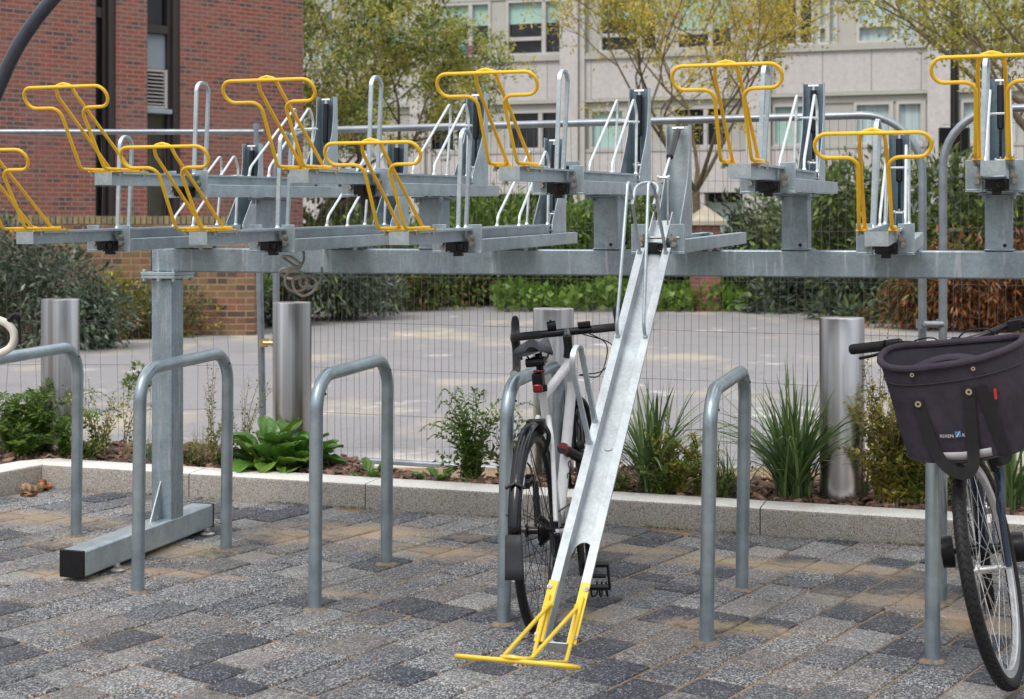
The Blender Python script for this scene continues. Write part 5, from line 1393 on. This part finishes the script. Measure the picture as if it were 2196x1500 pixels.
def grey_bike():
    Rp = Vector((1.722, 5.68, 0)); h = Vector((-.23,-.97)); root = bpy.data.objects.new('bicycle', None); COL.objects.link(root)
    root.matrix_world = Matrix.Translation((Rp.x, Rp.y, gs(5.2)+.004)) @ Matrix.Rotation(math.atan2(h.y, h.x), 4, 'Z') @ Matrix.Rotation(R(8.0), 4, 'X')
    tag(root, 'blue grey city bicycle facing the viewer at the right edge, silver rims and black tyres', 'bicycle')
    r = .352; RH = Vector((0,0,r)); FH = Vector((1.03,0,r)); BB = Vector((.42,0,.29)); ST_ = Vector((.23,0,.76)); HT = Vector((.80,0,.93)); HB = Vector((.86,0,.74)); ax = (HT-HB).normalized()
    st = steerer(HB, ax, R(-13))
    blue = plain('blue_grey_paint', (.025,.038,.065), .28, .3); silver = plain('rim_silver', (.62,.63,.64), .35, .6)
    wheel(root, RH, r, .040, silver, 32, ident, .09); wheel(root, FH, r, .040, silver, 32, st, .075, True, .030)
    m = MB(); m.tube([BB, ST_], .017, 14); m.tube([BB, HB+ax*.04], .021, 16); m.tube([ST_-Vector((0,0,.12)), HT-ax*.05], .016, 14); m.tube([HB-ax*.01, HT], .021, 16); m.build('frame', blue, root)
    for y in (-1,1):
        s = MB(); s.tube([ST_+Vector((0,y*.018,-.05)), RH+Vector((0,y*.07,.01))], .009, 10); s.tube([BB+Vector((0,y*.035,0)), RH+Vector((0,y*.07,0))], .010, 10); s.build('stay', blue, root)
    m = MB(); m.tube([ST_, Vector((.19,0,.93))], .0135, 12); m.build('seat_post', steel, root)
    rows = []
    for i in range(13):
        f = i/12; x = .05+f*.27; w = (.085*(1-f)**.9+.02)*min(1,.5+f*7)
        rows.append([Vector((x, w*math.sin(a), .95+.022*math.cos(a)-.03*abs(math.sin(a))**2)) for a in [2*math.pi*k/18 for k in range(18)]])
    m = MB(); m.grid(rows, wrap=True); m.add(rows[0], [tuple(range(18))]); m.add(rows[-1], [tuple(range(18))]); m.build('saddle', black_plastic, root, ang=80)
    m = MB(); cr = HB-ax*.03
    for y in (-1,1): m.tube(spline([cr+Vector((0,y*.02,0)), cr+Vector((.015,y*.058,-.03)), cr+Vector((.03,y*.062,-.12)), FH+Vector((-.045,y*.060,.16)), FH+Vector((0,y*.056,.0))],6), [.016]*7+[.017]*6+[.014]*6+[.010]*6, 14)
    m.tube([cr, HT], .017, 12); m.xf(st); m.build('fork', blue, root)
    m = MB(); c = cr+Vector((.03,0,-.02))
    for y in (-1,1): m.tube(spline([c+Vector((.01,y*.052,-.07)), c+Vector((.025,y*.045,.0)), c+Vector((.02,y*.03,.04))],4), .009, 8); m.cyl(c+Vector((.0,y*.062,-.055)), c+Vector((.05,y*.062,-.055)), .008, 8)
    m.xf(st); m.build('front_brake', black_plastic, root)
    m = MB(); m.tube([HT, HT+ax*.10], .018, 14); bc = HT+ax*.095+Vector((.05,0,.0)); m.tube([HT+ax*.09, bc], .016, 12); m.xf(st); m.build('stem', black_metal, root)
    m = MB(); hb_pts = spline([bc+Vector(p) for p in ((-.10,.31,.025),(-.045,.17,.018),(0,.06,0),(0,-.06,0),(-.045,-.17,.018),(-.10,-.31,.025))], 6); m.tube(hb_pts, .0115, 12); m.xf(st); hb = m.build('handlebar', black_metal, root)
    for y in (-1,1):
        m = MB(); a = bc+Vector((-.060,y*.225,.022)); b = bc+Vector((-.110,y*.352,.026)); d = (b-a)
        m.tube([a, a+d*.04, a+d*.05]+[a+d*(.08+.04*k) for k in range(22)]+[b], [.019,.019]+[.0165 if k % 2 else .0178 for k in range(24)], 14); m.xf(st); m.build('bar_grip', rubber, hb)
        m = MB(); m.tube([a-d*.06, a-d*.38], .019, 12); m.tube(spline([a-d*.15+Vector((.03,0,-.012)), a+d*.25+Vector((.055,0,-.022)), a+d*.72+Vector((.048,0,-.028))],5), .0055, 8); m.obox(a-d*.30+Vector((.0,-.02,-.02)), (.045,0,0), (0,.04,0), (0,0,.034)); m.xf(st); m.build('brake_lever', black_plastic, hb, bevel=.002)
    m = MB(); 
    for y in (-1,1): m.tube(spline([bc+Vector((-.02,y*.13,.0)), bc+Vector((.06,y*.10,.03)), bc+Vector((.075,y*.02,.0)), HB+ax*.04+Vector((.05,-y*.02,.0))], 6), .0028, 6)
    m.xf(st); m.build('cable', black_plastic, root)
    m = MB(); m.lathe([(.0,-.003),(.09,-.003),(.09,.003),(0,.003)], BB+Vector((0,-.05,0)), 40, 'y'); m.tube([BB+Vector((0,-.06,0)), BB+Vector((0,.06,0))], .018, 14); m.build('chainring', black_metal, root)
    cm = steel
    for a, s in ((R(12), -1), (R(192), 1)):
        e = BB+Vector((math.cos(a)*.17,0,math.sin(a)*.17)); m = MB(); m.tube([BB+Vector((0,s*.07,0)), e+Vector((0,s*.085,0))], [.016,.012], 10); k = m.build('crank', cm, root)
        m = MB(); m.cyl(e+Vector((0,s*.085,0)), e+Vector((0,s*.11,0)), .009, 10); m.lathe([(.0,0),(.050,0),(.052,s*.012),(.050,s*.040),(0,s*.043)], e+Vector((0,s*.10,0)), 22, 'y'); m.build('pedal', black_plastic, k)
    m = MB(); g = []
    for i in range(23):
        a = R(35+i*150/22); g.append([RH+Vector((math.cos(a)*.378, y, math.sin(a)*.378-.006*abs(y/.03))) for y in (-.03,-.015,0,.015,.03)])
    m.grid(g); m.build('mudguard', black_plastic, root, solid=.002)
grey_bike()
# basket bag on the bars
def bag():
    M = Matrix.Translation(at(2060, 856, 4.52)) @ Matrix.Rotation(math.atan2(-.44, .90), 4, 'Z') @ Matrix.Rotation(R(-8.5), 4, 'Y') @ Matrix.Rotation(R(11), 4, 'X')
    o = bpy.data.objects.new('basket_bag', None); COL.objects.link(o); o.matrix_world = M
    tag(o, 'purple grey fabric basket bag with black handles hanging in front of the handlebar', 'bag')
    fab = NG('purple_grey_fabric'); n = fab.noise(5, 5, .65); f2 = fab.noise(400, 2)
    c = fab.ramp(n, [(.3, (.034,.028,.041)), (.7, (.060,.050,.070))]); hh = fab.math('ADD', fab.math('MULTIPLY', fab.noise(7, 3, .6, fab.scale(fab.obj(), (1.5,1.5,.7))), 6.0), fab.math('MULTIPLY', f2, .3)); fab.bump(hh, .35, .012); fab.set(c, .8)
    fab.b.inputs['Specular IOR Level'].default_value = .15
    inner = plain('bag_lining', (.035,.033,.045), .85); strap = plain('black_webbing', (.012,.012,.014), .75); refl = plain('reflective_strip', (.36,.36,.38), .5)
    H = .285
    def outline(f, off=0):
        w = .176+.026*f+off; d = .100+.034*f+off; z = -H/2+H*f; pts = []
        for k in range(56):
            a = 2*math.pi*k/56; cx, cy = math.cos(a), math.sin(a); e = 2/2.7
            x = math.copysign(abs(cx)**e, cx)*w; y = math.copysign(abs(cy)**e, cy)*d
            zz = z + (.010*math.cos(2*a+.6)*f*f) - (.012*(1-abs(cx))*(1-f) if cy < 0 else 0)
            bul = 1+.022*math.sin(math.pi*f)*math.cos(3*a+1)+.012*math.sin(f*5+a*4)*f*(1-f)*2
            pts.append(Vector((x*bul, y*bul, zz)))
        return pts
    rows = [outline(i/12) for i in range(13)]
    m = MB(); m.grid(rows, wrap=True); m.add(rows[0], [tuple(range(56))]); m.build('shell', fab.mat, o, solid=0, ang=70)
    m = MB(); rin = [outline(i/8, -.006) for i in range(1, 9)]; m.grid(rin, wrap=True); m.add(rin[0], [tuple(range(56))]); m.build('lining', inner, o, ang=70)
    m = MB(); m.tube([p+Vector((0,0,.002)) for p in outline(1, -.002)], .0105, 10, closed=True); m.build('rim', fab.mat, o)
    m = MB(); m.tube([p for p in outline(.835, .0022)], .0016, 6, closed=True); m.tube([p+Vector((0,0,-.001)) for p in outline(0, .001)], .003, 6, closed=True, mi=1); m.build('seam', [fab.mat, strap], o)
    # bulging inner pouch
    rows = []
    for i in range(9):
        f = i/8; rows.append([Vector((-.02+x*.13*math.cos((f-.5)*1.6), .01+.05*(1-f), H/2-.03+.036*math.cos(x*1.5)*math.sin(f*math.pi*.6+.5)-.022)) for x in [-1,-.75,-.5,-.25,0,.25,.5,.75,1]])
    m = MB(); m.grid(rows); m.build('inner_flap', fab.mat, o, solid=.003)
    def front(u, v, off=.003):      # u -1..1 across, v 0..1 up: point on the front face
        w = .176+.026*v; d = .100+.034*v; x = u*w; e = 2.7
        y = -d*(max(0, 1-abs(u)**e))**(1/e)
        return Vector((x, y*(1+.01)-off, -H/2+H*v-.012*(1-abs(u))*(1-v)))
    m = MB(); rws = []
    for j in range(3): rws.append([front(-.42+.86*i/16, .015+.085*j/2, .0022) for i in range(17)])
    m.grid(rws); m.build('reflective_band', refl, o, solid=.0006)
    def band(path, w, name='handle'):
        P = spline(path, 6); m = MB(); rws = []
        for i, p in enumerate(P):
            q = P[min(i+1, len(P)-1)]-P[max(i-1, 0)]; q.normalize(); s = Vector((q.z, 0, -q.x)); s.normalize() if s.length > .1 else None
            rws.append([p-s*w/2, p, p+s*w/2])
        m.grid(rws); return m
    w = .034
    a1 = front(-.50, .66, .005); a2 = front(.26, .74, .005); a3 = front(.44, .74, .006)
    m = band([a1, front(-.47,.40,.008), front(-.40,.10,.012), Vector((-.045,-.118,-H/2-.024)), Vector((-.005,-.120,-H/2-.042)), Vector((.022,-.118,-H/2-.022)), front(.17,.12,.010), front(.22,.45,.008), a2], w); m.build('handle', strap, o, solid=.003, smooth=False)
    m = band([a3, front(.52,.45,.006), front(.60,.15,.008), front(.64,-.01,.008), Vector((.09,-.09,-H/2-.02)), Vector((.06,-.05,-H/2-.03))], w); m.build('handle', strap, o, solid=.003, smooth=False)
    m = MB()
    for (u, v) in ((-.49,.62),(.27,.70)): p = front(u, v, .009); m.lathe([(.004,.0),(.009,.0),(.009,-.003),(.004,-.003)], p, 16, 'y', closed=True)
    for (u, v) in ((-.47,.92),(.38,.92)): p = front(u, v, .004); m.lathe([(.003,.0),(.006,.0),(.006,-.003),(.003,-.003)], p, 12, 'y', closed=True)
    m.build('rivet', steel, o)
    m = MB(); p = front(.60, .58, .005); m.obox(p, (.007,.002,0), (0,-.003,0), (.002,0,.030)); m.build('tab', plain('red_tab', (.45,.03,.03), .5), o)
    def text(body, u0, size, v=.30):
        t = bpy.data.curves.new('t', 'FONT'); t.body = body; t.size = size; t.extrude = .0004; to = bpy.data.objects.new('t', t); me = bpy.data.meshes.new_from_object(to); bpy.data.objects.remove(to)
        L = MB()
        for q in me.vertices:
            x = u0+q.co.x; vv = v+q.co.y/H; p = front(x/(.176+.026*vv), vv, .0042 if q.co.z > 0 else .003); L.v.append(p)
        L.f = [tuple(p.vertices) for p in me.polygons]; L.m = [0]*len(L.f); L.build('lettering', refl_l, o, smooth=False)
    refl_l = plain('lettering_silver', (.62,.62,.64), .5)
    text('RIXEN', -.054, .0135, .255); text('KAU', .008, .0135, .255)
    m = MB(); m.add([front((-.0105+dx)/.18, .255+dz/H, .0035) for dx, dz in ((0,0),(.016,0),(.016,.017),(0,.017))], [(0,1,2,3)]); m.add([front((-.0105+dx)/.18, .255+dz/H, .0042) for dx, dz in ((.001,.001),(.004,.001),(.015,.016),(.012,.016))], [(0,1,2,3)], 1)
    m.build('emblem', [plain('emblem_blue', (.05,.22,.42), .5), refl_l], o, solid=.0004, smooth=False)
bag()
def left_bike():
    c = at(-12, 706, 6.15); root = bpy.data.objects.new('bicycle', None); COL.objects.link(root); root.location = (c.x, c.y, gs(c.y))
    tag(root, 'bicycle at the left edge, only its white taped handlebar drop in view', 'bicycle')
    z = c.z-gs(c.y); tape = plain('white_bar_tape', (.66,.64,.58), .6, 0, .08, 40)
    # local: x right in the picture; the bars point right, the rest of the bike is out of frame to the left
    m = MB(); rel = [(-.16,0,.035),(-.06,0,.040),(.02,0,.034),(.065,0,.005),(.078,0,-.035),(.06,0,-.075),(.01,0,-.098),(-.06,0,-.102)]
    P = spline([(-.16,.21,.03),(-.15,.12,.033),(-.16,.03,.035)]+rel[1:], 6); Q_ = [(p.x, p.y, p.z+z) for p in P]
    m.tube(Q_[12:], .0155, 14); hb = m.build('bar_grip', tape, root)
    m = MB(); m.tube(Q_[:13], .0135, 12); m.tube([(-.15,.21,.03+z),(-.30,.21,.01+z)], .016, 12); m.build('handlebar', black_metal, root)
    m = MB(); m.tube(spline([(.055,0,.03+z),(.085,-.01,.055+z),(.098,-.01,.03+z),(.104,-.012,-.06+z)],5), [.010]*5+[.012]*5+[.006]*6, 8); m.build('brake_lever', black_plastic, root)
    m = MB(); HT = Vector((-.30,.21,z-.03)); HB = HT+Vector((.03,0,-.15)); BB = Vector((-.75,.21,.28)); ST_ = Vector((-.88,.21,.80)); RH = Vector((-1.15,.21,.34))
    m.tube([HT+Vector((0,0,.04)), HB], .02, 14); m.tube([HT, ST_], .016, 12); m.tube([HB, BB], .02, 12); m.tube([BB, ST_], .016, 12)
    for y in (-.06,.06): m.tube([ST_-Vector((0,0,.05)), RH+Vector((0,y,0))], .008, 8); m.tube([BB, RH+Vector((0,y,0))], .009, 8)
    m.build('frame', white_paint, root); m = MB(); m.tube([ST_, ST_+Vector((-.04,0,.12))], .013, 10); m.obox(ST_+Vector((-.16,-.06,.12)), (.26,0,0), (0,.12,0), (0,0,.04)); m.build('saddle', black_plastic, root, bevel=.02)
    wheel(root, RH, .342, .03, black_metal, 24, ident)
left_bike()
# ================================================================ camera, light, world
cam_d = bpy.data.cameras.new('camera'); cam = bpy.data.objects.new('camera', cam_d); COL.objects.link(cam); SC.camera = cam
cam.location = (0, 0, CAMZ); cam.rotation_euler = (R(90), 0, 0)
cam_d.sensor_width = 36; cam_d.sensor_fit = 'HORIZONTAL'; cam_d.lens = F/2196*36
cam_d.shift_y = (HY-750)/2196; cam_d.clip_start = .05; cam_d.clip_end = 600
cam_d.dof.use_dof = True; cam_d.dof.focus_distance = 5.4; cam_d.dof.aperture_fstop = 7.1
w = bpy.data.worlds.new('World'); SC.world = w; w.use_nodes = True; nt = w.node_tree
bg = nt.nodes['Background']; sky = nt.nodes.new('ShaderNodeTexSky'); sky.sky_type = 'NISHITA'; sky.sun_disc = False
SUN_EL, SUN_AZ = R(52), R(215)
sky.sun_elevation = SUN_EL; sky.sun_rotation = SUN_AZ; sky.air_density = 1.0; sky.dust_density = 3.5
mx = nt.nodes.new('ShaderNodeMix'); mx.data_type = 'RGBA'; mx.inputs[0].default_value = .82; 
tc = nt.nodes.new('ShaderNodeTexCoord'); sx = nt.nodes.new('ShaderNodeSeparateXYZ'); cr = nt.nodes.new('ShaderNodeValToRGB')
nt.links.new(tc.outputs['Generated'], sx.inputs[0]); nt.links.new(sx.outputs['Z'], cr.inputs[0])
cr.color_ramp.elements[0].position = 0; cr.color_ramp.elements[0].color = (.26, .28, .31, 1); cr.color_ramp.elements[1].position = .8; cr.color_ramp.elements[1].color = (1, 1, 1, 1)   # overcast cloud: brightest overhead
vm = nt.nodes.new('ShaderNodeVectorMath'); vm.operation = 'SCALE'; vm.inputs['Scale'].default_value = 12.5; nt.links.new(cr.outputs[0], vm.inputs[0]); nt.links.new(vm.outputs[0], mx.inputs[7])
nt.links.new(sky.outputs[0], mx.inputs[6]); nt.links.new(mx.outputs[2], bg.inputs[0]); bg.inputs[1].default_value = .105
sun = bpy.data.lights.new('sun', 'SUN'); sun.energy = 1.3; sun.angle = R(18); sun.color = (1, .96, .90)
so = bpy.data.objects.new('sun', sun); COL.objects.link(so)
dirv = Vector((math.sin(SUN_AZ)*math.cos(SUN_EL), math.cos(SUN_AZ)*math.cos(SUN_EL), math.sin(SUN_EL)))
so.rotation_euler = (-dirv).to_track_quat('-Z', 'Y').to_euler(); so.location = (0, 0, 20)
SC.view_settings.view_transform = 'Standard'; SC.view_settings.look = 'None'; SC.view_settings.exposure = .46; SC.view_settings.gamma = 1
SC.cycles.max_bounces = 6; SC.cycles.diffuse_bounces = 3; SC.cycles.glossy_bounces = 3; SC.cycles.transmission_bounces = 2; SC.cycles.transparent_max_bounces = 4
SC.cycles.use_denoising = True
